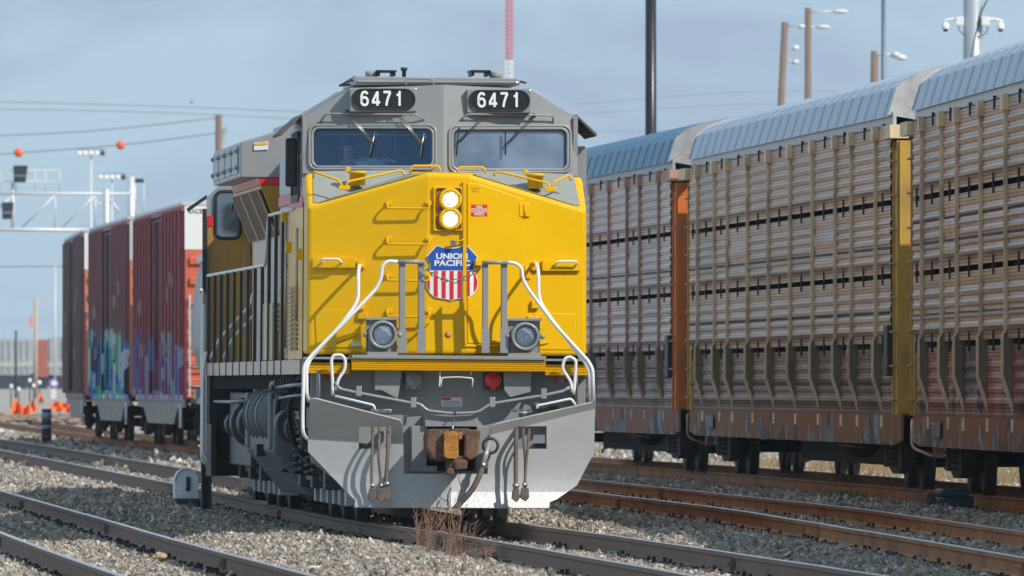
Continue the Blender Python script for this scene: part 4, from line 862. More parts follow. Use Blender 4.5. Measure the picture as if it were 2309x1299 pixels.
def freight_truck(par, yc, wr=.42):
    t = MB()
    for s in (-1, 1):
        X = s * 1.0
        t.prism([(X - .07, yc - 1.15, .38), (X - .07, yc - 1.15, .60), (X - .07, yc - .35, .92), (X - .07, yc + .35, .92), (X - .07, yc + 1.15, .60), (X - .07, yc + 1.15, .38), (X - .07, yc + .35, .20), (X - .07, yc - .35, .20)], (.14, 0, 0))
        for k in range(6):
            for dy in (-.13, .13): t.tube(arc((X + s * .10, yc + dy, .32 + k * .065), (1, 0, 0), (0, 1, 0), .09, 0, 6.28, 10)[:-1], .02, 5, closed=True)
        for dy in (-.88, .88): t.box(X - .1, X + .1, yc + dy - .16, yc + dy + .16, .28, .56)
    t.box(-1.15, 1.15, yc - .25, yc + .25, .58, .80)
    for dy in (-.88, .88): t.cyl((-.9, yc + dy, wr), (.9, yc + dy, wr), .08, n=10)
    tr = t.build('truck', m_ftrk, par)
    for dy in (-.88, .88):
        for s in (-1, 1): wheel(s * .755, yc + dy, wr, tr)
    return tr
def coupler(par, y, sgn, z=.85, mat=None):
    return MB().box(-.12, .12, min(y, y + sgn * .6), max(y, y + sgn * .6), z - .1, z + .1).box(-.2, .2, min(y + sgn * .5, y + sgn * .85), max(y + sgn * .5, y + sgn * .85), z - .2, z + .2).build('coupler', mat or m_rust, par, bevel=.03)
# ---- autoracks
def corr(y0, y1, z0, z1, x, sg=-1, per=.128, dep=.019):
    pr = [(dep * .5, z0), (dep * .5, z0 + .13)]; n = max(1, round((z1 - z0 - .26) / per)); h = (z1 - z0 - .26) / n
    for k in range(n * 8 + 1):
        pr.append((dep * .5 * (1 + math.sin(k * math.pi / 4)), z0 + .13 + k * h / 8))
    pr.append((dep * .5, z1)); vs = []; m = len(pr)
    for d_, z in pr: vs += [(x + sg * d_, y0, z), (x + sg * d_, y1, z)]
    return vs, [(2 * i, 2 * i + 1, 2 * i + 3, 2 * i + 2) for i in range(m - 1)]
POSTS = [1.5, 4.4, 6.4, 9.3, 12.3, 15.3, 18.3, 21.3, 23.3, 26.0]
LV = [(.98, 1.80), (1.87, 2.68), (2.75, 3.61), (3.68, 4.60)]
def autorack(loc, th, label, P_, nbay_detail=True):
    o = empty('autorack_car', loc, th); tag(o, label, 'freight car', 'autorack cars on the right-hand track')
    XL = -1.36
    ED = [-.1] + POSTS + [27.5]
    for i in range(len(ED) - 1):
        y0, y1 = ED[i] + .035, ED[i + 1] - .035; mb = MB(); dk = MB(); lo_ = MB()
        for j, (z0, z1) in enumerate(LV):
            xo = .035 if j == 0 else -.02
            plain = (i % 4 == (P_['plain'] + 1) % 4 and j == 2)
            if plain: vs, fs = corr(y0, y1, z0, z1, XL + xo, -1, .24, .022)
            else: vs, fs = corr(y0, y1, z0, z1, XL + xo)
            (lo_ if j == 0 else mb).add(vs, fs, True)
            for yy in ((y0 + y1) / 2 + .1,):
                if j: dk.box(XL - .05, XL - .02, yy - .010, yy + .010, z0 - .14, z0 + .10)
        if P_['holes']:
            for zz in P_['holes']:
                for yy in np.arange(y0 + .2, y1 - .1, .26): dk.box(XL - .042, XL - .02, yy - .05, yy + .05, zz - .014, zz + .014)
        for zz in (3.08,):
            for yy in np.arange(y0 + .1, y1 - .1, .30): dk.box(XL - .046, XL - .02, yy - .09, yy + .09, zz - .02, zz + .012)
        for yy in ((y0 + y1) / 2,): dk.box(XL - .05, XL - .01, yy - .012, yy + .012, 4.50, 4.66)
        dk.box(XL - .03, XL - .005, y0, y1, 4.60, 4.625)
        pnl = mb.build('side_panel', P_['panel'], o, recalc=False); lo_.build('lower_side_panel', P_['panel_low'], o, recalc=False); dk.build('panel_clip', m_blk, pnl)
        MB().box(1.36, 1.40, y0, y1, .98, 4.6).build('side_panel', P_['panel'], o)
    for i, y in enumerate(POSTS):
        mb = MB(); w = .019; wb = MB()
        wb.prism([(XL + .05, y - .008, .96), (XL - .08, y - .008, 1.42), (XL - .08, y - .008, 1.95), (XL - .02, y - .008, 2.05), (XL + .05, y - .008, 1.9)], (0, .016, 0))
        mb.prism([(XL + .10, y - w, .93), (XL + .05, y - w, .93), (XL - .105, y - w, 1.42), (XL - .105, y - w, 1.9), (XL - .075, y - w, 1.95), (XL - .075, y - w, 4.58), (XL - .03, y - w, 4.58), (XL - .03, y - w, 1.98), (XL - .075, y - w, 1.9), (XL - .075, y - w, 1.45)], (0, 2 * w, 0))
        mb.box(XL - .10, XL + .02, y - .13, y + .13, 4.46, 4.64); mb.box(XL + .02, XL + .10, y - .12, y + .12, .80, .95)
        po = mb.build('side_post', P_['post'], o); wb.build('post_web', P_['web'], po)
        MB().box(1.36, 1.5, y - w, y + w, .93, 4.6).build('side_post', P_['post'], o)
    bd = MB(); bd.box(-1.3, 1.3, .1, 27.3, .93, .97).box(-1.25, 1.3, .1, 27.3, 1.66, 1.72).box(-1.25, 1.3, .1, 27.3, 3.46, 3.52).box(-.6, .6, .3, 27.1, .62, .93); bd.build('deck', m_ftrk, o)
    sl = MB()
    for s in (-1, 1):
        X = s * 1.33
        sl.prism([(X, -.75, .96), (X, 28.15, .96), (X, 28.15, .64), (X, 27.4, .58), (X, 0.0, .58), (X, -.75, .64)], (s * -.03, 0, 0))
        sl.box(min(X, X - s * .1) - .0, max(X, X - s * .1), -.75, 28.15, .962, .985)
    sl.build('side_sill', P_['sill'], o)
    for s in (-1, 1): MB().box(s * 1.34 - .02, s * 1.34 + .02, -.1, 27.5, 4.60, 4.80).build('eave_beam', P_['eave'], o)
    cs = [(-1.40, 4.74), (-1.29, 5.10), (-1.12, 5.23), (-.80, 5.35), (-.35, 5.43), (0, 5.44), (.35, 5.43), (.80, 5.35), (1.12, 5.23), (1.29, 5.10), (1.40, 4.74)]
    rf = MB(); n = len(cs); vs = []
    for (y) in (.0, 27.4): vs += [(x, y, z) for x, z in cs]
    rf.add(vs, [(i, i + 1, n + i + 1, n + i) for i in range(n - 1)], False); rf.build('roof', P_['roof'], o, recalc=False)
    sm2 = MB()
    for ys_ in np.arange(.6, 27.2, 1.16):
        vs = [(x * 1.004, ys_, z + .004) for x, z in cs] + [(x * 1.004, ys_ + .05, z + .004) for x, z in cs] + [(x * 1.012, ys_ + .025, z + .022) for x, z in cs]
        sm2.add(vs, [(i, i + 1, 2 * n + i + 1, 2 * n + i) for i in range(n - 1)] + [(2 * n + i, 2 * n + i + 1, n + i + 1, n + i) for i in range(n - 1)])
    sm2.build('roof_seam', P_['roof'], o, recalc=False)
    ov = [(-1.28, 4.80), (-1.15, 5.0), (-1.0, 5.12), (-.6, 5.22), (0, 5.26), (.6, 5.22), (1.0, 5.12), (1.15, 5.0), (1.28, 4.80)]
    for y in (-.02, 27.32):
        MB().plate([(x * 1.012, y, z * 1.004) for x, z in cs] + [(1.40, y, 4.3), (1.22, y, 4.3)], [], (0, .07, 0)).build('roof_end', P_['eave'], o)
    for y0, y1 in ((-.62, -.05), (27.5, 28.0)):
        e = MB(); e.prism([(-1.02, y0, .95), (-1.02, y0, 5.0), (-.7, y0, 5.25), (.7, y0, 5.25), (1.02, y0, 5.0), (1.02, y0, .95)], (0, .06, 0)); e.box(-1.32, 1.32, y0 + .25, y0 + .35, .95, 4.4)
        e.build('end_door', P_['end'], o)
        for s in (-1, 1):
            lp = MB(); X = s * 1.34
            lp.box(X - .03, X + .03, y0 - .02, y0 + .04, .96, 4.42).box(X - .03, X + .03, y0 + .50, y0 + .56, .96, 4.42).box(X - s * .03 - .03, X - s * .03 + .03, y0 + .05, y0 + .5, .96, 4.3)
            lp.box(min(X, X - s * .28), max(X, X - s * .19), y0 - .06, y0 - .02, .96, 4.42)
            ld = lp.build('end_ladder', P_['ladder'], o)
            for z in np.arange(1.15, 4.35, .43): MB().tube([(X + s * .01, y0 + .02, z), (X + s * .07, y0 + .06, z), (X + s * .07, y0 + .48, z), (X + s * .01, y0 + .53, z)], .014, 6).build('rung', P_['rung'], ld)
            MB().box(X - .12, X + .12, y0 + .0, y0 + .45 + .6, 4.45, 4.62).build('roof_bracket', P_['post'], o)
    for y, s in ((-.62, -1), (28.02, 1)): coupler(o, y, s)
    for y in (-.95, 28.1):
        for s in (-1, 1): MB().box(s * .75 - .18, s * .75 + .18, y, y + .25, .42, .95).build('end_step', P_['sill'], o, bevel=.02)
    MB().tube(round_path([(-1.2, -.85, .9), (-1.25, -1.2, .85), (-1.25, -1.2, .55), (-1.0, -1.25, .45)], .08), .02, 6).build('uncoupling_lever', P_['post'], o)
    MB().lathe((-.75, 9.0, .62), (0, 1, 0), [(0, 0), (.02, .2), (.1, .26), (1.0, .26), (1.08, .2), (1.1, 0)], 18).tube([(-1.25, 4.2, .52), (-1.25, 7.5, .55)], .02, 6).tube([(-1.15, 11, .35), (-1.2, 12.5, .28), (-1.2, 12.6, .22)], .015, 6).box(-.3, .3, 6, 21.5, .25, .62).build('brake_gear', m_ftrk, o)
    bx = MB().box(-1.44, -1.36, -.1, .35, 1.45, 2.1).build('brake_wheel_box', m_blk, o, bevel=.02)
    wp = MB().plate([(-1.362, y, z) for y, z in ((24.0, .90), (25.2, .90), (25.2, .70), (24.0, .70))], [], (-.004, 0, 0)).build('stencil_plate', m_gryd, o)
    text(P_['num'], lambda u, v: V((-1.369, 25.15 - 1.1 * u, .72 + .16 * v)), 'number', P_['ink'], wp, .0)
    for y in POSTS[1:-1]: MB().box(-1.337, -1.3305, y + .02, y + .14, .80, .90).build('reflector', m_amber, o)
    freight_truck(o, 2.3); freight_truck(o, 25.1)
    return o
def perf(m):
    nt = m.node_tree; N = nt.nodes; Lk = nt.links; b = N['Principled BSDF']; src = b.inputs['Base Color'].links[0].from_socket
    tc = N.new('ShaderNodeTexCoord'); sp = N.new('ShaderNodeSeparateXYZ'); Lk.new(tc.outputs['Object'], sp.inputs[0])
    mm = N.new('ShaderNodeMath'); mm.operation = 'MODULO'; mm.inputs[1].default_value = .0427; Lk.new(sp.outputs[2], mm.inputs[0])
    lt = N.new('ShaderNodeMath'); lt.operation = 'LESS_THAN'; lt.inputs[1].default_value = .0115; Lk.new(mm.outputs[0], lt.inputs[0])
    oi = N.new('ShaderNodeObjectInfo'); hv = N.new('ShaderNodeHueSaturation'); r0 = N.new('ShaderNodeMapRange'); r0.inputs[3].default_value = .72; r0.inputs[4].default_value = 1.16; Lk.new(oi.outputs['Random'], r0.inputs[0]); Lk.new(r0.outputs[0], hv.inputs['Value']); Lk.new(src, hv.inputs['Color']); src = hv.outputs[0]
    ml = N.new('ShaderNodeMath'); ml.operation = 'MULTIPLY'; ml.inputs[1].default_value = .9; Lk.new(lt.outputs[0], ml.inputs[0])
    mx = N.new('ShaderNodeMix'); mx.data_type = 'RGBA'; mx.inputs[7].default_value = (.03, .024, .022, 1); Lk.new(ml.outputs[0], mx.inputs[0]); Lk.new(src, mx.inputs[6]); Lk.new(mx.outputs[2], b.inputs['Base Color'])
SK = ((.36, .27, .20), (.20, .12, .08))
def rackmats(tag_, base, brown, postc, sillc, roofc, ladc, endc, eavec, num, graf=None, plain=2, holes=(), roofr=.4):
    pm = dict(plain=plain, holes=holes, num=num)
    pm['panel'] = M(tag_ + '_panel', base, .36, .08, spec=.36, var=.12, scale=1.2, stretch=(1, .35, 2.2), dirt=[(brown, .45, .8, 1.1), ((.16, .11, .08), .60, .85, 2.7)]) if graf is None else graf
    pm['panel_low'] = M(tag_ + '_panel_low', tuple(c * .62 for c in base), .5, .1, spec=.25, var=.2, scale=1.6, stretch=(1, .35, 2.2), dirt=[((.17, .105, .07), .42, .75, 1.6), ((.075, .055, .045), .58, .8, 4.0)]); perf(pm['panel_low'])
    perf(pm['panel']); pm['web'] = M(tag_ + '_web', (.21, .17, .11), .7, var=.2, dirt=[((.06, .045, .03), .5, .8, 2)])
    pm['post'] = M(tag_ + '_post', postc, .6, var=.15, scale=3, dirt=[((.20, .13, .08), .5, .8, 2)])
    pm['sill'] = graffiti(tag_ + '_sill', sillc, 1.35, [(.30, .30, .31), (.12, .10, .09), (.36, .25, .18), (.20, .21, .24), (.16, .09, .06)], dirt=[((.19, .095, .05), .5, .8, 2)], gs=.8, thr=.80, rough=.7); pm['sill'].node_tree.nodes['Principled BSDF'].inputs['Specular IOR Level'].default_value = .12
    r = M(tag_ + '_roof', roofc, roofr, .5, var=.06, scale=.8, dirt=[((.22, .25, .28), .6, .9, 2)])
    N = r.node_tree.nodes; Lk = r.node_tree.links; tc = N.new('ShaderNodeTexCoord'); wv = N.new('ShaderNodeTexWave'); wv.bands_direction = 'Y'; wv.inputs['Scale'].default_value = .62; Lk.new(tc.outputs['Object'], wv.inputs['Vector'])
    bp = N.new('ShaderNodeBump'); bp.inputs['Strength'].default_value = 1.0; bp.inputs['Distance'].default_value = .03; Lk.new(wv.outputs[0], bp.inputs['Height']); Lk.new(bp.outputs[0], N['Principled BSDF'].inputs['Normal'])
    pm['roof'] = r
    pm['ladder'] = M(tag_ + '_ladder', ladc, .45, var=.1, scale=2, dirt=[((.25, .15, .07), .5, .85, 1.5)]); pm['end'] = M(tag_ + '_end', endc, .55, var=.15, dirt=[((.10, .07, .05), .5, .8, 2)])
    pm['eave'] = M(tag_ + '_eave', eavec, .45, .2, var=.08, dirt=[((.25, .22, .2), .55, .85, 3)]); pm['rung'] = M(tag_ + '_rung', (.32, .24, .16), .6)
    pm['ink'] = M(tag_ + '_ink', (.45, .43, .42), .6); return pm
RACK1 = rackmats('tan_rack', (.62, .41, .28), (.44, .225, .115), (.80, .60, .38), (.30, .14, .066), (.46, .53, .60), (.55, .34, .06), (.20, .14, .08), (.52, .52, .52), 'TTGX 940661', plain=2, holes=(1.35, 2.25))
RACK2 = rackmats('right_rack', (.62, .41, .28), (.44, .225, .115), (.80, .60, .38), (.31, .13, .066), (.46, .53, .60), (.50, .30, .06), (.22, .14, .08), (.60, .60, .60), 'TTGX 254070', plain=3, holes=(2.2, 3.35))
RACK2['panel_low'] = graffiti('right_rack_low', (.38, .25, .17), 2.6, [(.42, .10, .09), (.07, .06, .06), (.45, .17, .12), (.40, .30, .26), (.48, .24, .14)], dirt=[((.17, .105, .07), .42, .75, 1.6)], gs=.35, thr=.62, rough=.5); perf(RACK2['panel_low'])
RACK2['panel'] = graffiti('right_rack_graffiti', (.62, .41, .28), 2.15, [(.40, .10, .08), (.06, .07, .08), (.42, .16, .12), (.34, .28, .25), (.45, .25, .13)], dirt=[((.44, .225, .115), .42, .75, 1.1), ((.16, .11, .08), .60, .85, 2.7)], gs=.35, thr=.80, metal=.12, rough=.34); perf(RACK2['panel'])
RACK3 = rackmats('far_rack', (.78, .58, .51), (.60, .36, .29), (.50, .28, .20), (.30, .145, .095), (.13, .25, .37), (.66, .17, .03), (.16, .05, .03), (.40, .40, .41), 'TTQX 964318', plain=1, holes=(1.45, 1.6, 2.3, 2.45), roofr=.45)
h_ = lambda x, d, k, z=.16: (V((x, d, z)), math.atan(k))
autorack(*h_(6.17, 140.4, .0766), 'dusty tan autorack car in the middle of the three, yellow ladder at its near end', RACK1)
autorack(*h_(7.80, 110.5, .052), 'dusty tan autorack car with red graffiti, cut off by the right edge of the photo', RACK2)
autorack(*h_(3.80, 169.6, .09), 'pinkish autorack car with blue roof and orange ladder, beside the yellow nose', RACK3)
r4 = autorack(*h_(9.0, 82.0, .035), 'tan autorack car nearest the camera, just outside the right edge', RACK1)
# ---- boxcars
BOXW = 3.1
def boxcar(loc, th, label, body, ribm, endc, topc, length=18.2, H=5.18, words=None):
    o = empty('boxcar', loc, th); tag(o, label, 'boxcar', 'maroon boxcars at the left'); hw = BOXW / 2
    mb = MB(); mb.box(-hw + .06, hw - .06, .1, length - .1, 1.05, H - .12); sb = mb.build('body', body, o)
    rb = MB(); y = .25
    while y < length - .2:
        if not (length * .36 < y < length * .62): rb.box(-hw - .10, -hw + .062, y - .10, y + .10, 1.12, H - .2)
        y += 1.25
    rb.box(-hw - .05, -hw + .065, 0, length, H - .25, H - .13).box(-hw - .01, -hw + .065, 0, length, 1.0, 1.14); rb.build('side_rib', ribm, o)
    for k, (ya, yb) in enumerate(((.36, .49), (.49, .62))):
        d_ = MB().box(-hw - .03, -hw + .05, length * ya + .02, length * yb - .02, 1.15, H - .3)
        for q in range(5): d_.box(-hw - .05, -hw - .03, length * ya + .05, length * yb - .05, 1.35 + q * .75, 1.43 + q * .75)
        d_ = d_.build('sliding_door', body, o)
        for dy in (.25, .45, length * (yb - ya) - .45, length * (yb - ya) - .25): MB().tube([(-hw - .08, length * ya + dy, 1.2), (-hw - .08, length * ya + dy, H - .35)], .025, 6).build('lock_rod', body, d_)
    MB().prism([(-hw - .04, -.02, H - .128), (hw, -.02, H - .128), (hw, -.02, H - .07), (hw * .5, -.02, H), (-hw * .5, -.02, H), (-hw - .04, -.02, H - .07)], (0, length + .04, 0)).build('roof', m_galv, o)
    e = MB(); e.box(-hw + .02, hw - .02, -.0, .09, 1.05, H - 1.05)
    for q in range(7): e.box(-hw + .12, hw - .12, -.06, .0, 1.3 + q * .42, 1.46 + q * .42)
    e.build('end_wall', endc, o, bevel=.02)
    ew = MB().box(-hw + .02, hw - .02, -.005, .09, H - 1.045, H - .13).build('end_panel', topc, o)
    if words: text(words, lambda u, v: V((-hw + .11 + 1.12 * u, -.012, H - .30 + .09 * v)), 'lettering', m_ink, ew, .01)
    ld = MB()
    for xx in (-hw + .12, -hw + .55): ld.box(xx - .02, xx + .02, -.12, -.07, 1.1, 3.2)
    for z in np.arange(1.3, 3.2, .4): ld.tube([(-hw + .12, -.12, z), (-hw + .55, -.12, z)], .014, 5)
    ld.tube([(-hw + .6, -.15, 3.3), (hw - .6, -.15, 4.0)], .05, 6).box(-.9, .9, -.55, -.1, 1.2, 1.24); ld.build('end_ladder', m_galv, o)
    s = MB().prism([(-hw + .02, .2, 1.04), (-hw + .02, length - .2, 1.04), (-hw + .02, length - .2, .86), (-hw + .02, length - 2.6, .84), (-hw + .02, length - 4.2, .50), (-hw + .02, 4.2, .50), (-hw + .02, 2.6, .84), (-hw + .02, .2, .86)], (.05, 0, 0)).box(-1.4, 1.4, .1, length - .1, .95, 1.05)
    s.build('side_sill', m_bsill, o)
    MB().tube([(-hw - .02, .6, .95), (-hw - .02, .6, .45), (-hw - .02, 1.05, .45), (-hw - .02, 1.05, .95)], .02, 6).build('step', m_galv, o)
    sm_ = MB()
    for yc_, zc_ in ((length * .22, 3.1), (length * .22, 2.0), (length * .78, 2.9), (length * .74, 1.95), (length * .12, 3.4)):
        for q in range(5):
            if random.random() < .8: sm_.box(-hw - .108, -hw - .1, yc_ + q * .34, yc_ + q * .34 + .09, zc_ + random.uniform(-.05, .05), zc_ + random.uniform(.2, .34))
    sm_.build('stencil', m_bsill, o)
    freight_truck(o, 2.2); freight_truck(o, length - 2.2); coupler(o, .0, -1); coupler(o, length, 1)
    return o
m_galv = M('galvanised_roof', (.62, .64, .65), .45, .3, var=.08, dirt=[((.35, .28, .22), .6, .85, 2)])
GC = [(.03, .12, .50), (.16, .50, .28), (.70, .72, .76), (.10, .32, .68), (.62, .66, .72), (.05, .06, .09), (.08, .42, .22), (.60, .62, .68)]
MAR = [((.09, .045, .04), .5, .9, 1.5), ((.18, .12, .10), .64, .74, 5)]
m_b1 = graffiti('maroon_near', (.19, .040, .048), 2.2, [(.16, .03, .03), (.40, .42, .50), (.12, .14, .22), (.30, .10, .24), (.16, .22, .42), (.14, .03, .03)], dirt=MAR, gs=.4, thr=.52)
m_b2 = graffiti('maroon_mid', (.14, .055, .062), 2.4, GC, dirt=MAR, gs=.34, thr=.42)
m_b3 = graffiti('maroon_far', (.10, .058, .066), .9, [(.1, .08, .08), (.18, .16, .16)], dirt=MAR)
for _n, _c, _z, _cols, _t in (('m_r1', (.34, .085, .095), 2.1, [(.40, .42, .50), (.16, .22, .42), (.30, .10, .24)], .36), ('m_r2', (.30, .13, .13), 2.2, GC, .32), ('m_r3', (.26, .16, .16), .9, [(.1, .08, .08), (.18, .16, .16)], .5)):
    globals()[_n] = graffiti('rib' + _n, _c, _z, _cols, dirt=[((.12, .06, .055), .55, .9, 1.5)], gs=.4, thr=_t)  # ribs lighter than their body paint: sky reflection on them put into the colour
m_bsill = M('weathered_sill', (.42, .36, .31), .7, var=.2, dirt=[((.10, .07, .06), .5, .75, 2)])
m_bend = M('orange_red_end', (.60, .13, .07), .55, var=.1, dirt=[((.25, .08, .06), .55, .85, 2)])
m_bend3 = M('salmon_end', (.62, .20, .12), .6, var=.1, dirt=[((.25, .10, .08), .55, .85, 2)])
m_btop = M('white_end_panel', (.78, .77, .72), .5, var=.05, dirt=[((.5, .45, .38), .6, .9, 2)])
def bx_(x, d, k): return (V((x + BOXW / 2, d, .17)), math.atan(k))
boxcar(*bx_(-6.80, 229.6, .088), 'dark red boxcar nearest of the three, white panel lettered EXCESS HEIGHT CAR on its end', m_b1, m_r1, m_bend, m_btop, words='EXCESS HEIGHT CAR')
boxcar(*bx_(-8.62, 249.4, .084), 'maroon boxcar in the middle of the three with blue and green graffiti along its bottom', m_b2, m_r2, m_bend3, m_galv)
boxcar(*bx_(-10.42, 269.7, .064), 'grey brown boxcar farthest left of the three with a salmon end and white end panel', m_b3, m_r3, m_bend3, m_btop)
# ---- covered hopper behind the trailing locomotive
m_hop = M('hopper_grey', (.42, .43, .43), .45, var=.08, scale=1, stretch=(1, 1, .2), dirt=[((.28, .24, .20), .5, .9, 1.5)])
hx = MB(); o_h = empty('covered_hopper', (-3.86, 213.6, .16), math.atan(.088)); tag(o_h, 'pale grey covered hopper with bulging sides between the second locomotive and the near boxcar', 'freight car')
cs = [(-.9, .95), (-1.30, 1.35), (-1.54, 2.1), (-1.56, 2.6), (-1.48, 3.35), (-1.36, 3.83), (1.36, 3.83), (1.48, 3.35), (1.56, 2.6), (1.54, 2.1), (1.30, 1.35), (.9, .95)]
hx.prism([(x, .7, z) for x, z in cs], (0, 12.4, 0), True); hx.build('body', m_hop, o_h)
MB().prism([(-1.44, .6, 3.84), (1.44, .6, 3.84), (1.40, .6, 4.0), (.6, .6, 4.16), (-.6, .6, 4.16), (-1.40, .6, 4.0)], (0, 12.6, 0)).build('roof', m_galv, o_h)
MB().box(-1.45, 1.45, -.1, .7, 1.05, 1.25).box(-1.45, 1.45, 13.1, 13.9, 1.05, 1.25).box(-1.4, -1.2, .0, 13.8, .95, 1.1).box(1.2, 1.4, .0, 13.8, .95, 1.1).prism([(-.8, 3, .95), (.8, 3, .95), (.35, 3, .3), (-.35, 3, .3)], (0, 2, 0)).prism([(-.8, 8.5, .95), (.8, 8.5, .95), (.35, 8.5, .3), (-.35, 8.5, .3)], (0, 2, 0)).build('outlet_frame', m_hop, o_h)
mb = MB()
for xx in (-1.4, -1.0): mb.box(xx - .02, xx + .02, .0, .05, 1.1, 3.8)
for z in np.arange(1.3, 3.8, .4): mb.tube([(-1.4, 0, z), (-1.0, 0, z)], .014, 5)
mb.build('end_ladder', m_galv, o_h); freight_truck(o_h, 2.0); freight_truck(o_h, 11.8); coupler(o_h, -.1, -1); coupler(o_h, 13.9, 1)
# ================================================================ GROUND, TRACKS
def spl(pts):
    d = np.array([p[0] for p in pts]); x = np.array([p[1] for p in pts])
    def f(q):                                            # monotone-ish cubic through the points
        q = np.asarray(q, float); m = np.gradient(x, d); i = np.clip(np.searchsorted(d, q) - 1, 0, len(d) - 2)
        h = d[i + 1] - d[i]; t = (q - d[i]) / h
        r = x[i] * (2 * t**3 - 3 * t**2 + 1) + h * m[i] * (t**3 - 2 * t**2 + t) + x[i + 1] * (-2 * t**3 + 3 * t**2) + h * m[i + 1] * (t**3 - t**2)
        r = np.where(q < d[0], x[0] + m[0] * (q - d[0]), r); return np.where(q > d[-1], x[-1] + m[-1] * (q - d[-1]), r)
    return f
T0 = spl([(60, .0), (90.4, -2.6), (107.8, -4.05), (125.6, -5.46), (154.3, -7.87), (230, -14), (330, -22.2), (460, -32.5)])
T1 = spl([(60, 4.1), (87, 2.18), (97, 1.37), (110, .28), (123.8, -1.05), (140, -2.38), (155.6, -3.62), (182, -5.8), (232, -9.95), (330, -18), (460, -28.6)])
T2 = spl([(60, 6.6), (80, 5.7), (93, 5.02), (108, 4.3), (118.5, 3.72), (125, 3.35), (145, 1.72), (161.5, .35), (200, -2.85), (230, -5.25), (250, -6.98), (288, -10.0), (460, -22)])
T3 = spl([(55, 9.9), (82, 9.0), (110.4, 7.80), (138, 6.36), (154, 5.1), (168, 4.02), (185, 2.45), (230, -1.6), (330, -10)])
TX_ = spl([(139, -2.3), (145, -2.58), (160, -3.03), (176, -3.3), (195, -3.55), (213, -3.85), (229, -5.2)])
ip = lambda *a: (lambda q: np.interp(q, [p[0] for p in a], [p[1] for p in a]))
Z0 = ip((60, 0), (130, 0), (240, .13)); Z1 = ip((60, 0), (125, 0), (230, .14), (330, .2), (460, .22)); Z2 = ip((60, .05), (110, .06), (150, .11), (230, .17), (460, .22)); Z3 = ip((60, .16), (400, .2))
ZX = ip((139, .01), (229, .16))
def hnoise(x, y, s, seed):
    r = np.random.default_rng(seed); o = 0
    for k in range(5):
        a = r.uniform(0, 6.28); f = s * (1.0 + .55 * k); ph = r.uniform(0, 6.28); o = o + np.sin((x * math.cos(a) + y * math.sin(a)) * f + ph + 1.3 * np.sin((x * math.sin(a * 1.7) - y * math.cos(a * 1.3)) * f * .6 + ph))
    return o / 5
def gz(x, y):
    x = np.asarray(x, float); y = np.asarray(y, float)
    z1, z3 = Z1(y), Z3(y); off = x - T1(y)
    base = z1 + (z3 - z1) * np.clip(off / 9, 0, 1) + (Z0(y) - z1) * np.clip(-off / 4.5, 0, 1)
    far = np.interp(y, [0, 330, 460, 700, 1100, 3000, 20000], [0, 0, .05, .35, 1.15, 1.6, 1.6])
    near = 1e9
    for T in (T0, T1, T2, T3): near = np.minimum(near, np.abs(x - T(y)))
    bed = np.where(near < 1.3, -.20 - .03 * np.cos(near * 2.2), -.20 + .10 * np.exp(-((near - 1.9) / .55) ** 2))
    n = hnoise(x, y, 1.1, 3) * .035 + hnoise(x, y, 4.0, 5) * .018
    return base + far + np.where(y < 470, bed, -.2) + n * np.where(near < 1.2, .4, 1.0)
ys = np.concatenate([np.arange(50, 82, 2.0), np.arange(82, 170, .30), np.arange(170, 300, 1.0), np.arange(300, 520, 4.0), np.geomspace(520, 16000, 60)])
us = np.linspace(-1, 1, 181); us = np.sign(us) * np.abs(us) ** 1.7
wid = np.maximum(26, ys * .16); X = us[None, :] * np.where(ys[:, None] > 500, ys[:, None] * 1.2, wid[:, None]) - (ys[:, None] - 118) * .03 * (ys[:, None] < 500); Y = np.repeat(ys[:, None], len(us), 1)
Zg = gz(X, Y); nr, nc = X.shape
idx = np.arange(nr * nc).reshape(nr, nc); fq = np.stack([idx[:-1, :-1], idx[:-1, 1:], idx[1:, 1:], idx[1:, :-1]], -1).reshape(-1, 4)
m_gnd = M('ballast_ground', (.36, .32, .27), .95, var=.35, scale=1.3, bump=1.0, bscale=16, dirt=[((.36, .33, .28), .50, .70, 7), ((.09, .08, .075), .56, .72, 11), ((.21, .15, .10), .56, .8, .35)])
me = bpy.data.meshes.new('ground'); me.from_pydata(np.stack([X, Y, Zg], -1).reshape(-1, 3).tolist(), [], fq.tolist()); me.materials.append(m_gnd)
me.polygons.foreach_set('use_smooth', [True] * len(me.polygons)); gnd = bpy.data.objects.new('ground', me); COL.objects.link(gnd); gnd['kind'] = 'structure'
m_rail = M('rail_rust', (.19, .125, .095), .7, .2, var=.25, scale=2.0, dirt=[((.26, .16, .11), .5, .8, 1.2), ((.10, .08, .07), .60, .8, 3)])
m_rail_o = M('rail_brown', (.40, .18, .08), .75, .0, spec=.2, var=.25, scale=1.5, dirt=[((.12, .07, .05), .5, .8, 1.2)])
m_rtop = M('rail_head', (.62, .61, .60), .34, 1.0, var=.08, scale=2)
m_tie = M('sleeper_wood', (.075, .058, .045), .9, var=.4, scale=6, bump=.4)
m_anch = M('rail_clip_iron', (.03, .022, .018), .75, var=.4, scale=9)
RP = [(-.07, -.175), (.07, -.175), (.07, -.163), (.012, -.140), (.010, -.048), (.034, -.036), (.036, -.006), (.028, -.001), (-.028, -.001), (-.036, -.006), (-.034, -.036), (-.010, -.048), (-.012, -.140), (-.07, -.163)]
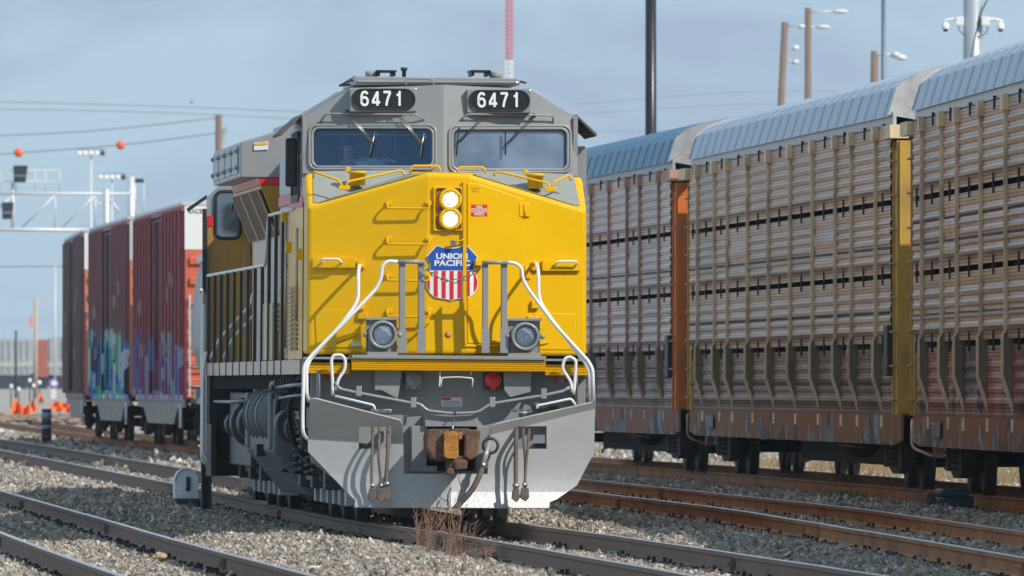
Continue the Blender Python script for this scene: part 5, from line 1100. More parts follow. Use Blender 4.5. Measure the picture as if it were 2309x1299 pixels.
def track(T, Z, d0, d1, mat, label, step=2.0, anch=None, dtie=260):
    root = empty('railway_track', (0, 0, 0)); tag(root, label, 'track', None, 'structure')
    ds = np.arange(d0, d1 + .1, step)
    for s in (-1, 1):
        mb = MB(); tp = MB(); vs = []; tv = []; n = len(RP)
        for d in ds:
            k = float((T(d + .5) - T(d - .5))); x = float(T(d)) + s * .753; z = float(Z(d)) + random.uniform(-.002, .002)
            for (px, pz) in RP: vs.append((x + px, d - k * px, z + pz))
            for px in (-.034, .034): tv.append((x + px, d - k * px, z + .001))
        fs = [(i * n + j, i * n + (j + 1) % n, (i + 1) * n + (j + 1) % n, (i + 1) * n + j) for i in range(len(ds) - 1) for j in range(n)]
        r = mb.add(vs, fs).build('rail', mat, root)
        tp.add(tv, [(2 * i, 2 * i + 1, 2 * i + 3, 2 * i + 2) for i in range(len(ds) - 1)]).build('rail_head', m_rtop, r)
        if anch:
            am = MB(); jb = MB()
            for d in np.arange(anch[0], anch[1], .52):
                x = float(T(d)) + s * .753; z = float(Z(d))
                for q in (-1, 1):
                    zz = z - .165; h = random.uniform(.0, .045)
                    if random.random() < .25: continue
                    am.box(x + q * .06, x + q * .12, d - .08, d + .08, zz - .03, zz + .006); am.box(x + q * .075 - .018, x + q * .075 + .018, d - .07, d - .03, zz, zz + h)
            o_ = am.build('rail_clip', m_anch, root); o_['kind'] = 'stuff'
            for d in np.arange(anch[0] + 14 + 5 * s, anch[1], 23.8):
                x = float(T(d)) + s * .753; z = float(Z(d)); jb.box(x - .022, x + .022, d - .45, d + .45, z - .135, z - .055)
                for e in (-.34, -.2, -.07, .07, .2, .34): jb.box(x - .036, x + .036, d + e - .02, d + e + .02, z - .11, z - .08)
            if len(jb.v): jb.build('joint_bar', mat, root)
    tm = MB()
    for d in np.arange(d0, min(d1, dtie), .55):
        x = float(T(d)); z = float(Z(d)); e = random.uniform(-.04, .04); tm.box(x - 1.3 + e, x + 1.3 + e, d - .11, d + .11, z - .42, z - .222 + random.uniform(-.015, .004))
    o_ = tm.build('sleeper', m_tie, root); o_['kind'] = 'stuff'; return root
track(T0, Z0, 70, 330, m_rail, 'rusty track in the left foreground, nearest the camera', anch=(80, 150))
track(T1, Z1, 70, 440, m_rail, 'track under the numbered locomotive, running out of the bottom right corner', anch=(80, 170))
track(T2, Z2, 70, 440, m_rail_o, 'brown track between the numbered locomotive and the autorack cars', anch=(84, 160))
track(T3, Z3, 60, 330, m_rail_o, 'track under the autorack cars')
track(TX_, ZX, 140, 228, m_rail, 'crossover track under the trailing locomotive', dtie=0)
# ballast stones: one uncountable mass, scattered in the view wedge and a margin beside it
def scatter(n, y0, y1, smin, smax, pw=1.0):
    y = y0 + (y1 - y0) * rng.random(n) ** pw; hw = y * .047 + 2.2; x = (rng.random(n) * 2 - 1) * hw
    z = gz(x, y); near = np.full(n, 9.0)
    for T in (T0, T1, T2, T3): near = np.minimum(near, np.abs(np.abs(x - T(y)) - .753))
    ok = near > .09; s = smin + (smax - smin) * rng.random(n) ** 2.6
    return np.stack([x, y, z + s * .25], 1)[ok], s[ok]
A = [scatter(260000, 82, 128, .007, .026, 1.1), scatter(110000, 128, 200, .012, .036, 1.2), scatter(1500, 83, 150, .028, .05), scatter(9000, 200, 330, .03, .07)]
pts = np.concatenate([a[0] for a in A]); ss = np.concatenate([a[1] for a in A]).astype(np.float32)
me = bpy.data.meshes.new('ballast_stones'); me.vertices.add(len(pts)); me.vertices.foreach_set('co', pts.astype(np.float32).ravel())
me.attributes.new('size', 'FLOAT', 'POINT').data.foreach_set('value', ss)
me.attributes.new('spin', 'FLOAT_VECTOR', 'POINT').data.foreach_set('vector', (rng.random((len(pts), 3)) * 6.28).astype(np.float32).ravel())
stones = bpy.data.objects.new('ballast_stones', me); COL.objects.link(stones); stones['kind'] = 'stuff'; stones['label'] = 'grey and tan crushed stone ballast around the tracks'; stones['category'] = 'gravel'
m_stone = bpy.data.materials.new('ballast_stone'); m_stone.use_nodes = True; nt = m_stone.node_tree; N = nt.nodes; Lk = nt.links
oi = N.new('ShaderNodeObjectInfo'); cr_ = N.new('ShaderNodeValToRGB'); Lk.new(oi.outputs['Random'], cr_.inputs[0])
els = cr_.color_ramp.elements; els[0].color = (.14, .125, .11, 1); els[0].position = 0; els[1].color = (.72, .66, .57, 1); els[1].position = 1
for p_, c_ in ((.25, (.22, .19, .16)), (.5, (.35, .305, .25)), (.66, (.43, .37, .30)), (.76, (.44, .31, .19)), (.82, (.30, .29, .285)), (.93, (.55, .49, .41))): e = els.new(p_); e.color = (*c_, 1)
gn_ = N.new('ShaderNodeNewGeometry'); nz_ = N.new('ShaderNodeTexNoise'); nz_.inputs['Scale'].default_value = 60; Lk.new(gn_.outputs['Position'], nz_.inputs['Vector'])
mr = N.new('ShaderNodeMapRange'); mr.inputs[3].default_value = .55; mr.inputs[4].default_value = 1.3; Lk.new(nz_.outputs[0], mr.inputs[0])
vm = N.new('ShaderNodeVectorMath'); vm.operation = 'SCALE'; Lk.new(cr_.outputs[0], vm.inputs[0]); Lk.new(mr.outputs[0], vm.inputs['Scale']); Lk.new(vm.outputs[0], N['Principled BSDF'].inputs['Base Color']); N['Principled BSDF'].inputs['Roughness'].default_value = .85
g = bpy.data.node_groups.new('stones', 'GeometryNodeTree'); g.interface.new_socket('Geometry', in_out='INPUT', socket_type='NodeSocketGeometry'); g.interface.new_socket('Geometry', in_out='OUTPUT', socket_type='NodeSocketGeometry')
gi = g.nodes.new('NodeGroupInput'); go = g.nodes.new('NodeGroupOutput'); jn = g.nodes.new('GeometryNodeGeometryToInstance')
for i in range(6):
    ic = g.nodes.new('GeometryNodeMeshIcoSphere'); ic.inputs['Subdivisions'].default_value = 2; ic.inputs['Radius'].default_value = 1
    ps = g.nodes.new('GeometryNodeInputPosition'); nz = g.nodes.new('ShaderNodeTexNoise'); nz.noise_dimensions = '4D'; nz.inputs['Scale'].default_value = 1.1; nz.inputs['W'].default_value = i * 7.3; nz.inputs['Detail'].default_value = 1
    sb = g.nodes.new('ShaderNodeVectorMath'); sb.operation = 'SUBTRACT'; sb.inputs[1].default_value = (.5, .5, .5); g.links.new(nz.outputs['Color'], sb.inputs[0])
    sc_ = g.nodes.new('ShaderNodeVectorMath'); sc_.operation = 'SCALE'; sc_.inputs['Scale'].default_value = 2.6; g.links.new(sb.outputs[0], sc_.inputs[0]); g.links.new(ps.outputs[0], nz.inputs['Vector'])
    sp = g.nodes.new('GeometryNodeSetPosition'); g.links.new(ic.outputs[0], sp.inputs['Geometry']); g.links.new(sc_.outputs[0], sp.inputs['Offset'])
    tf = g.nodes.new('GeometryNodeTransform'); tf.inputs['Scale'].default_value = (1.1 + .12 * i, .95, .62 + .07 * (i % 3)); g.links.new(sp.outputs[0], tf.inputs[0])
    sm = g.nodes.new('GeometryNodeSetMaterial'); sm.inputs['Material'].default_value = m_stone; g.links.new(tf.outputs[0], sm.inputs[0]); g.links.new(sm.outputs[0], jn.inputs[0])
ins = g.nodes.new('GeometryNodeInstanceOnPoints'); ins.inputs['Pick Instance'].default_value = True
def na(nm, ty):
    a_ = g.nodes.new('GeometryNodeInputNamedAttribute'); a_.data_type = ty; a_.inputs['Name'].default_value = nm; return a_
a1 = na('size', 'FLOAT'); a2_ = na('spin', 'FLOAT_VECTOR'); e2r = g.nodes.new('FunctionNodeEulerToRotation'); g.links.new(a2_.outputs[0], e2r.inputs[0])
g.links.new(gi.outputs[0], ins.inputs['Points']); g.links.new(jn.outputs[0], ins.inputs['Instance']); g.links.new(e2r.outputs[0], ins.inputs['Rotation']); g.links.new(a1.outputs[0], ins.inputs['Scale'])
g.links.new(ins.outputs[0], go.inputs[0]); md = stones.modifiers.new('stones', 'NODES'); md.node_group = g
# dry grass beyond the autoracks
m_straw = M('dry_grass', (.28, .21, .11), .9, var=.3, scale=9); m_green = M('green_grass', (.10, .27, .04), .7, var=.3, scale=12); m_weed = M('dead_weed_stem', (.27, .155, .11), .85, var=.35, scale=14)
gm = MB()
for _ in range(6500):
    d = random.uniform(125, 205); x = float(T3(d)) + random.uniform(2.6, 9.0); z = float(gz(x, d)); h = random.uniform(.1, .3); w = random.uniform(.01, .025); lx = random.uniform(-.15, .15)
    gm.add([(x - w, d, z - .02), (x + w, d, z - .02), (x + lx, d + random.uniform(-.1, .1), z + h)], [(0, 1, 2)])
o_ = gm.build('dry_grass', m_straw, None, recalc=False); tag(o_, 'straw coloured dry grass beyond the autorack track', 'grass', None, 'stuff')
def tuft(px, py, n, h, mat, name, label, cat, wid_=.12, dz_=None, group=None, th=.007, lean=.10):
    dz_ = (-.03 if px > 1550 and py < 1180 else -.18) if dz_ is None else dz_
    r = ray(px, py); d = (CH - dz_) / -r.z; c = CAM + r * d; c.z = float(gz(c.x, c.y)) - .01; mb = MB()
    for _ in range(n):
        p = V((random.gauss(0, wid_), random.gauss(0, wid_), 0)); hh = h * random.uniform(.45, 1); q = p + V((random.gauss(0, lean), random.gauss(0, lean), hh)); m_ = (p + q) / 2 + V((random.gauss(0, .03), 0, hh * .1))
        mb.tube([p, m_, q], [th, th * .8, th * .25], 4, cap=False)
    o = mb.build(name, mat, None); o.location = c; tag(o, label, cat, group); return o
# dead weeds in front of the plow
def weed(px, py, n, h, spread, label, lean=.06):
    r = ray(px, py); d = (CH + .16) / -r.z; c = CAM + r * d; c.z = float(gz(c.x, c.y)) - .02; mb = MB()
    for _ in range(n):
        p = V((random.uniform(-spread, spread), random.uniform(-.25, .25), 0)); f = 1 - .55 * max(0, p.x / spread); hh = h * random.uniform(.35, 1) * f
        a_ = random.gauss(.04, lean); pts_ = [p + V((a_ * hh * t * t * 3 + random.gauss(0, .008), random.gauss(0, .02), hh * t)) for t in (0, .3, .6, .85, 1)]
        mb.tube(pts_, [.0042, .0036, .003, .0024, .0016], 4, cap=False)
        for _k in range(random.randint(0, 3)):
            t = random.uniform(.35, .95); b_ = pts_[0].lerp(pts_[-1], t); e = b_ + V((random.gauss(.03, .05), random.gauss(0, .04), random.uniform(.05, .16) * h)); mb.tube([b_, (b_ + e) / 2 + V((.01, 0, 0)), e], [.003, .0025, .0015], 3, cap=False)
    o = mb.build('dead_weed', m_weed, None); o.location = c; tag(o, label, 'weed'); return o
weed(1005, 1247, 70, .66, .30, 'tall clump of reddish dead weed stems in front of the plow')
weed(1103, 1262, 26, .27, .06, 'small clump of dead weed stems just right of the tall clump')
weed(1055, 1262, 45, .26, .22, 'low bushy dead weed stems at the foot of the tall clump', .12)
tuft(806, 1212, 5, .20, m_green, 'grass_tuft', 'lone bright green grass blade beside the rail left of the weeds', 'grass tuft', .03, th=.007, lean=.05)
for (px, py, n, h, lb) in ((1600, 1088, 30, .14, 'sparse green tuft under the coupler between the far two autorack cars'), (1905, 1128, 90, .16, 'wide low green tuft on the ballast under the middle autorack car'), (2058, 1126, 90, .24, 'thick green tuft at the wheel left of the switch machine'), (2285, 1150, 70, .20, 'green tuft at the right edge beside the rail'), (1535, 1142, 6, .12, 'tiny green sprig between the brown rails'), (1268, 1250, 8, .08, 'tiny green sprig between the rails of the numbered locomotive')):
    tuft(px, py, n, h, m_green, 'grass_tuft', lb, 'grass tuft', .13 if n > 20 else .02)
tuft(1935, 1122, 26, .55, m_straw, 'dry_grass_tuft', 'thin straw stalks standing behind the wide green tuft', 'grass tuft', .25, th=.003)
# ---- small trackside things
def gpt(px, py, z):
    r = ray(px, py); return CAM + r * ((CH - z) / -r.z)
m_dw = M('signal_case_white', (.84, .86, .88), .4, var=.06, dirt=[((.3, .3, .3), .6, .9, 9)]); m_dk = M('cast_iron_dark', (.03, .042, .05), .5, var=.2)
c = gpt(421, 1152, -.17); k = c.y / F
sw = empty('dwarf_signal', c, .15); tag(sw, 'white round-topped dwarf signal case on a dark base beside the left rails', 'signal')
w_, h_b, h_t = 29 * k, 28 * k, 96 * k
MB().box(-w_ * 1.05, w_ * 1.3, -.12, .12, 0, h_b).cyl((w_ * .45, -.18, h_b * .5), (w_ * .45, -.1, h_b * .5), .07).build('base', m_dk, sw, bevel=.02)
pr_ = [(-w_, -.10, h_b), (w_ * .82, -.10, h_b), (w_ * .82, -.10, h_t - w_)] + [(-.09 * w_ + .91 * w_ * math.cos(t), -.10, h_t - w_ + w_ * math.sin(t)) for t in np.linspace(0.1, math.pi, 12)]
MB().prism(pr_, (0, .22, 0)).build('case', m_dw, sw, bevel=.015)
MB().tube([V(p) + V((0, -.012, 0)) for p in pr_[2:]] , .012, 6).build('case_rim', m_wht, sw); MB().box(-.02, .03, -.135, -.10, h_t * .5, h_t * .8).blob((0, -.12, h_t * .52), .035, 8, 6).build('hasp', m_dk, sw); MB().box(-w_ * .6, w_ * .5, -.108, -.10, h_b * 1.2, h_t * .55).build('door_plate', m_dw, sw)
c = gpt(465, 1160, -.17); k = c.y / F; ps_ = empty('clearance_post', c, .1); tag(ps_, 'grey slotted steel post standing right of the dwarf signal', 'post'); H_ = 138 * k
MB().box(-12 * k, -5 * k, -.05, .05, 0, H_ * .9).box(5 * k, 12 * k, -.05, .05, 0, H_ * .9).box(-5 * k, 5 * k, .02, .05, 0, H_ * .9).box(-12.5 * k, 12.5 * k, -.06, .06, H_ * .86, H_).build('post_body', m_gryd, ps_, bevel=.012)
MB().box(-4 * k, 4 * k, -.02, .02, H_ * .60, H_ * .65).build('post_pin', m_rust, ps_)
c = gpt(105, 1000, .05); k = c.y / F; p2 = empty('marker_post', c); tag(p2, 'grey post with dark red bands beside the far left rails', 'post')
MB().cyl((0, 0, -.1), (0, 0, 78 * k), 11 * k).build('post_body', m_gryd, p2); m_band = M('dark_red_band', (.12, .02, .02), .6); m_grb = M('grey_band', (.30, .36, .44), .6)
for z0, z1, mm in ((70, 55, m_grb), (52, 42, m_band), (41, 34, m_grb), (20, 8, m_band)): MB().cyl((0, 0, z1 * k), (0, 0, z0 * k), 11.4 * k).build('post_band', mm, p2)
c = gpt(2128, 1150, -.02); sm_ = empty('switch_machine', c, .12); tag(sm_, 'dark blue-grey switch machine box on the ballast by the right-hand train', 'switch machine'); k = c.y / F
m_swm = M('switch_machine_paint', (.035, .055, .08), .45, var=.15)
MB().box(-10 * k, 62 * k, -.25, .25, 0, 30 * k).build('case', m_swm, sm_, bevel=.02); MB().box(-14 * k, 52 * k, -.28, .28, 30 * k, 48 * k).build('lid', m_swm, sm_, bevel=.03)
MB().box(-55 * k, -10 * k, -.2, .2, 0, 14 * k).box(-42 * k, -22 * k, -.15, .15, 14 * k, 38 * k).cyl((-30 * k, -.2, 20 * k), (-30 * k, .2, 20 * k), 9 * k).tube([(-46 * k, -.2, 4 * k), (-36 * k, -.2, 22 * k)], .02, 6).build('crank', m_swm, sm_, bevel=.01)
def rock(px, py, s, mat, name, label, cat, dims=(1, 1, .6)):
    c = gpt(px, py, -.16); mb = MB(); mb.blob((0, 0, 0), (s * dims[0], s * dims[1], s * dims[2]), 9, 6, .22); o = mb.build(name, mat, None); o.location = c + V((0, 0, s * .2)); tag(o, label, cat); return o
m_char = M('charred_wood', (.012, .011, .011), .9, var=.3)
rock(1900, 1260, .16, m_char, 'charred_timber', 'long black charred timber scrap at the bottom right by the shiny rail', 'debris', (1.5, .4, .3)); rock(1822, 1212, .10, m_char, 'charred_timber', 'short black charred scrap lying between the right-hand tracks', 'debris', (1.2, .4, .5))
rock(1440, 1092, .10, m_rust, 'rusty_scrap', 'flat rusty scrap lying between the plow and the far autorack', 'debris', (1.2, .6, .3)); rock(520, 1225, .10, m_char, 'clump_of_dirt', 'dark clump of dirt on the ballast left of the weeds', 'debris', (1.2, .6, .35))
rock(113, 1076, .07, m_wht, 'paper_litter', 'scrap of white litter on the ballast at the left', 'litter', (.8, .5, 1.2)); rock(300, 1069, .10, m_lbl, 'paper_litter', 'flat pale scrap of litter against the left rail', 'litter', (1.3, .5, .15)); rock(66, 1180, .05, m_lbl, 'paper_litter', 'tiny white scrap between the left foreground rails', 'litter', (1.3, .5, .3))
rock(362, 1260, .075, M('tan_stone', (.42, .30, .18), .9), 'stone', 'large tan stone beside the left foreground rail', 'stone'); rock(470, 1268, .06, M('tan_stone_2', (.45, .30, .15), .9), 'stone', 'orange tan stone in the middle of the foreground gravel', 'stone')
# ================================================================ BACKGROUND
m_stl = M('gantry_galvanised', (.62, .63, .64), .5, .2, var=.06); m_sig = M('signal_dark', (.028, .035, .045), .6); m_wood = M('pole_wood', (.20, .135, .105), .9, var=.25, scale=3, stretch=(6, 6, .4))
gd = 480.0; kg = gd / F
def B(px, py, dd=0): return dp(px, py, gd + dd)
gt = empty('signal_gantry', (0, gd, float(gz(0, gd)))); tag(gt, 'white steel signal bridge truss at the upper left above the tracks', 'signal bridge'); off = V((0, gd, gt.location.z))
def gtube(pts, r, name='truss_bar', mat=None, n=6): return MB().tube([p - off for p in pts], r, n).build(name, mat or m_stl, gt)
for dd in (0, 1.2):
    gtube([B(-120, 517, dd), B(200, 519, dd)], .085, 'chord'); gtube([B(-120, 436, dd), B(298, 437, dd)], .06, 'chord')
    for x in (-60, 31, 124, 215): gtube([B(x, 437, dd), B(x, 518, dd)], .035)
    for x0, x1 in ((-60, 31), (48, 124), (138, 215)): gtube([B(x0, 515, dd), B(x1, 440, dd)], .035)
gtube([B(240, 426), B(240, 640)], .13, 'column', n=10); gtube([B(296, 398, 1.2), B(296, 640, 1.2)], .15, 'column', n=10)
gtube([B(250, 452), B(270, 480)], .06); gtube([B(194, 440), B(200, 455), B(215, 459), B(234, 457)], .03)
for x in (-40, 0, 35, 79, 102, 134): gtube([B(x, 383), B(x, 436)], .025, 'walkway_rail')
for y in (384, 409): gtube([B(-120, y), B(135, y)], .022, 'walkway_rail')
gtube([B(28, 412), B(28, 518)], .06, 'signal_mast')
for (x0, y0, x1, y1) in ((30, 373, 62, 411), (4, 456, 31, 494)):
    q = [B(x0 + 1, y1 - off.z * 0, -.3) - off, B(x1 - 5, y1, -.3) - off, B(x1, y0, -.3) - off, B(x0, y0, -.3) - off]
    s_ = MB().prism(q, (0, .5, 0)).build('signal_head', m_sig, gt, bevel=.03); MB().prism([B(x, y, -.31) - off for x, y in ((x0 + 2, y0 + 22), (x1 - 2, y0 + 22), (x1 - 2, y0 + 25), (x0 + 2, y0 + 25))], (0, -.02, 0)).build('visor', m_gry, s_)
sg = empty('yard_sign', dp(312, 440, 505)); tag(sg, 'small dark sign board on a thin post right of the signal bridge', 'sign'); k5 = 505 / F
MB().box(-12 * k5, 12 * k5, -.05, .05, 28 * k5, 37 * k5).build('sign_board', m_sig, sg); MB().cyl((-8 * k5, 0, -60 * k5), (-8 * k5, 0, 28 * k5), .04, n=6).cyl((12 * k5, 0, -60 * k5), (12 * k5, 0, 28 * k5), .03, n=6).build('sign_post', m_stl, sg)
def ground_post(px, ytop, d, r, name, label, cat, mat, xt=None, n=12):
    p = dp(px, ytop, d); b = dp(px if xt is None else xt, HY, d); g_ = float(gz(b.x, d)); o = empty(name, (b.x, d, g_)); tag(o, label, cat)
    MB().tube([(0, 0, -.3), (p.x - b.x, 0, p.z - g_)], [r * 1.15, r], n).build('pole', mat, o); return o, V((p.x - b.x, 0, p.z - g_)), d / F
for px, yt, dd, lb in ((205, 332, 700, 'taller floodlight mast with a row of lamps above the boxcars'), (252, 386, 740, 'shorter floodlight mast with a row of lamps behind the signal bridge')):
    o, t, k = ground_post(px, yt + 6, dd, 3.2 * k5, 'floodlight_mast', lb, 'light mast', m_stl)
    MB().box(-31 * k, 31 * k, -.06, .06, t.z - .03, t.z + .05).build('crossbar', m_gry, o)
    for q in (-26, -13, 0, 13, 26): MB().lathe((q * k, -.1, t.z - 7 * k), (.1, -1, -.2), [(0, 2 * k), (5 * k, 6.2 * k), (6 * k, 5.5 * k), (6 * k, 0)], 12).cyl((q * k, -.1, t.z - 7 * k), (q * k, 0, t.z), .04, n=6).build('floodlight', m_wht if q < 20 else m_sig, o)
# wires with marker balls
m_ball = M('marker_orange', (.85, .13, .02), .4, var=.05); m_wire = M('overhead_cable', (.10, .11, .13), .6)
def wire(pts, d, lb, r=.03):
    o = MB().tube(smooth_path([dp(x, y, d) for x, y in pts], 6), r, 5).build('overhead_cable', m_wire, None); tag(o, lb, 'cable'); return o
wire([(-60, 352), (42, 345), (272, 327), (492, 300)], 640, 'cable carrying the two orange marker balls', .028)
wire([(-60, 308), (200, 296), (492, 266)], 640, 'cable running just above the marker ball cable to the wooden pole', .026)
wire([(-60, 228), (400, 241), (900, 262)], 640, 'faint upper cable crossing the sky on the left', .018)
wire([(-60, 246), (300, 252), (700, 270)], 640, 'faint second cable below the upper one at the left', .018)
wire([(-60, 601), (120, 601), (250, 598)], 700, 'low cable crossing behind the boxcars at the left', .03)
wire([(1300, 235), (1800, 205), (2400, 240)], 640, 'faint cable crossing the sky behind the black pole', .009)
wire([(1300, 258), (1800, 233), (2400, 262)], 640, 'faint lower cable crossing the sky behind the black pole', .009)
wire([(1300, 296), (1460, 296), (1700, 292)], 640, 'lowest faint cable just above the blue autorack roof', .009)
for px, py, lb in ((42, 344.5, 'left orange marker ball on the cable at the left edge'), (272, 327.5, 'right orange marker ball on the cable above the boxcars')):
    o = MB().blob((0, 0, 0), 10.3 * 640 / F, 20, 14).build('marker_ball', m_ball, None); o.location = dp(px, py, 640); tag(o, lb, 'marker ball', 'orange marker balls on the cable')
o, t, k = ground_post(493, 258, 640, 7.5 * 640 / F, 'utility_pole', 'brown wooden pole top with a tangle of twigs, behind the trailing locomotive', 'utility pole', m_wood)
mb = MB()
for _ in range(40):
    p = t + V((random.gauss(.25, .12), random.uniform(-.2, .2), -random.uniform(.7, 1.5))); mb.tube([p, p + V((random.gauss(.06, .1), random.gauss(0, .1), random.gauss(.1, .25)))], .008, 3)
mb.build('twig_tangle', m_straw, o)
ground_post(80.5, 672, 800, .13, 'utility_pole', 'short tan pole standing above the far train at the left', 'utility pole', M('tan_pole', (.45, .36, .26), .9))
rf_ = empty('red_flag', dp(70, 725, 790)); tag(rf_, 'small pale red flag left of the short tan pole', 'flag'); MB().plate([(-.14, 0, -.35), (.14, 0, -.35), (.1, 0, .4), (-.1, 0, .35)], [], (0, .02, 0)).build('cloth', M('flag_red', (.75, .25, .22), .8), rf_); MB().cyl((.16, 0, -3.5), (.16, 0, .45), .02, n=6).build('staff', m_stl, rf_)
ground_post(36, 745, 800, .08, 'thin_post', 'thin dark post above the far train near the left edge', 'post', m_sig); ground_post(124, 600, 700, .05, 'thin_post', 'thin tall post holding the low cable left of the boxcars', 'post', m_stl)
# red and white lattice mast
d_ = 900.0; k = d_ / F; mst = empty('radio_mast', dp(1148, 300, d_)); tag(mst, 'pale red and white radio mast rising behind the cab roof', 'radio mast'); bz = mst.location.z
m_mr = M('mast_red', (.62, .20, .24), .6, var=.1); m_mw = M('mast_white', (.80, .80, .80), .6)
for z0, z1, mm in ((80, 165, m_mw), (165, 340, m_mr), (340, 420, m_mw)):
    mb = MB(); w = 7.5 * k
    for (x, y) in ((-w, -w), (w, -w), (w, w), (-w, w)): mb.box(x - .05, x + .05, y - .05, y + .05, z0 * k, z1 * k)
    z = z0 * k
    while z < z1 * k - .3:
        for y in (-w, w): mb.tube([(-w, y, z), (w, y, z + .35)], .055, 4).tube([(w, y, z), (-w, y, z + .35)], .055, 4)
        z += .38
    mb.build('lattice', mm, mst)
MB().box(-.35, .35, -.35, .35, -16, 80 * k).build('mast_base', m_mw, mst)
m_bpole = M('black_steel_pole', (.020, .023, .028), .32, .3, var=.15, scale=4)
ground_post(1467.5, -160, 260, 12 * 260 / F, 'steel_pole', 'tall black steel pole behind the autorack cars', 'pole', m_bpole, n=24)
ground_post(1992, -160, 420, 4.6 * 420 / F, 'steel_pole', 'slim blue-grey mast between the wooden poles and the camera pole', 'pole', M('blue_grey_pole', (.10, .14, .18), .4, .3))
m_lampc = M('street_lamp_case', (.68, .70, .71), .5)
def streetlamp(px, yt, xb, d, r, arms, lb):
    o, t, k = ground_post(px, yt, d, r * d / F, 'utility_pole', lb, 'utility pole', m_wood, xt=px + (xb - px) * (HY - yt) / (230 - yt) * .75)
    for (x0, y0, x1, y1, kind) in arms:
        a_ = t + V(((x0 - px) * k, 0, (yt - y0) * k)); b_ = t + V(((x1 - px) * k, 0, (yt - y1) * k))
        am = MB().tube([a_, (a_ + b_) / 2 + V((0, 0, .03)), b_], .035, 6).build('lamp_arm', m_stl, o)
        if kind: MB().blob(b_ + V((.3, 0, 0)), (kind * k, .22, kind * k * .28), 14, 8).build('lamp_head', m_lampc, am)
        else: MB().cyl(b_, b_ + V((.25, 0, .0)), .09).build('insulator', m_lampc, am)
streetlamp(1770, 50, 1757, 420, 7.5, [(1772, 58, 1838, 61, 17), (1776, 106, 1786, 108, 0), (1774, 136, 1786, 140, 0)], 'leaning wooden pole with a lamp arm, left of two above the middle autorack')
streetlamp(1822, 18, 1822, 420, 7.2, [(1824, 28, 1876, 26, 19), (1812, 57, 1800, 60, 0)], 'upright wooden pole with a white lamp, right of two above the middle autorack')
streetlamp(1971, 115, 1968, 420, 7.0, [(1974, 126, 2012, 123, 0)], 'short wooden pole top above the autorack roof')
lp = empty('street_lamp', dp(2025, 131, 470)); tag(lp, 'single grey cobra-head street lamp above the autorack roof', 'street lamp'); k = 470 / F
MB().lathe((-18 * k, 0, 6 * k), (1, 0, -.18), [(0, 1.5 * k), (8 * k, 5 * k), (22 * k, 8 * k), (36 * k, 6 * k), (38 * k, 0)], 14).build('lamp_head', m_stl, lp); MB().tube([(-50 * k, 0, 8 * k), (-18 * k, 0, 7 * k)], .04, 6).build('lamp_arm', m_stl, lp)
MB().tube([(-50 * k, 0, 8 * k), (-50 * k, 0, -14.5)], .1, 8).build('pole', m_wood, lp)
# camera pole
d_ = 300.0; k = d_ / F
o, t, _ = ground_post(2194, -160, d_, 21 * k, 'camera_pole', 'broad grey pole carrying two white dome security cameras', 'pole', M('pale_grey_pole', (.36, .40, .43), .45, .3, var=.08), n=28)
def CPt(px, py): return dp(px, py, d_ - .25) - o.location
for s, bx0, ax_, dx_ in ((-1, 2164, 2150, 2132), (1, 2222, 2236, 2256)):
    cm = MB().box(-9 * k, 9 * k, -.1, .1, -10 * k, 10 * k).build('camera_bracket', m_wht, o, bevel=.02); cm.location = CPt(bx0, 48)
    am = MB().tube(smooth_path([CPt(bx0, 44) - cm.location, CPt(ax_, 43) - cm.location, CPt(dx_ + s * 1, 47) - cm.location, CPt(dx_, 56) - cm.location], 4), 3.2 * k, 8).build('camera_arm', m_wht, cm)
    q = CPt(dx_, 58); dm = MB().lathe(q + V((0, 0, 7 * k)), (0, 0, -1), [(0, 3 * k), (3 * k, 8 * k), (13 * k, 8.5 * k), (15 * k, 7.5 * k)], 18).build('dome_camera', m_wht, o); MB().blob(q - V((0, 0, 8 * k)), 6.3 * k, 14, 8).build('dome', m_blk, dm)
MB().tube(smooth_path([CPt(2226, 0), CPt(2212, 30), CPt(2205, 60), CPt(2196, 95), CPt(2190, 135)], 5), 1.6 * k, 6).tube(smooth_path([CPt(2228, 60), CPt(2222, 76), CPt(2205, 82)], 4), 1.1 * k, 6).tube(smooth_path([CPt(2160, 58), CPt(2166, 72), CPt(2176, 80)], 4), 1.1 * k, 6).build('cable', m_sig, o)
bd = MB().blob((0, 0, 0), (.055, .14, .05), 10, 6).add([(0, .05, .02), (-.17, .03, .10), (-.14, -.06, .09), (0, -.06, .02)], [(0, 1, 2, 3)]).add([(0, .05, .02), (.12, .03, .13), (.10, -.06, .12), (0, -.06, .02)], [(0, 1, 2, 3)]).add([(0, .1, 0), (-.04, .24, 0), (.04, .24, 0)], [(0, 1, 2)]).build('bird', m_sig, None); bd.location = dp(432, 231, 500); tag(bd, 'small dark bird flying in the sky left of the locomotive', 'bird')
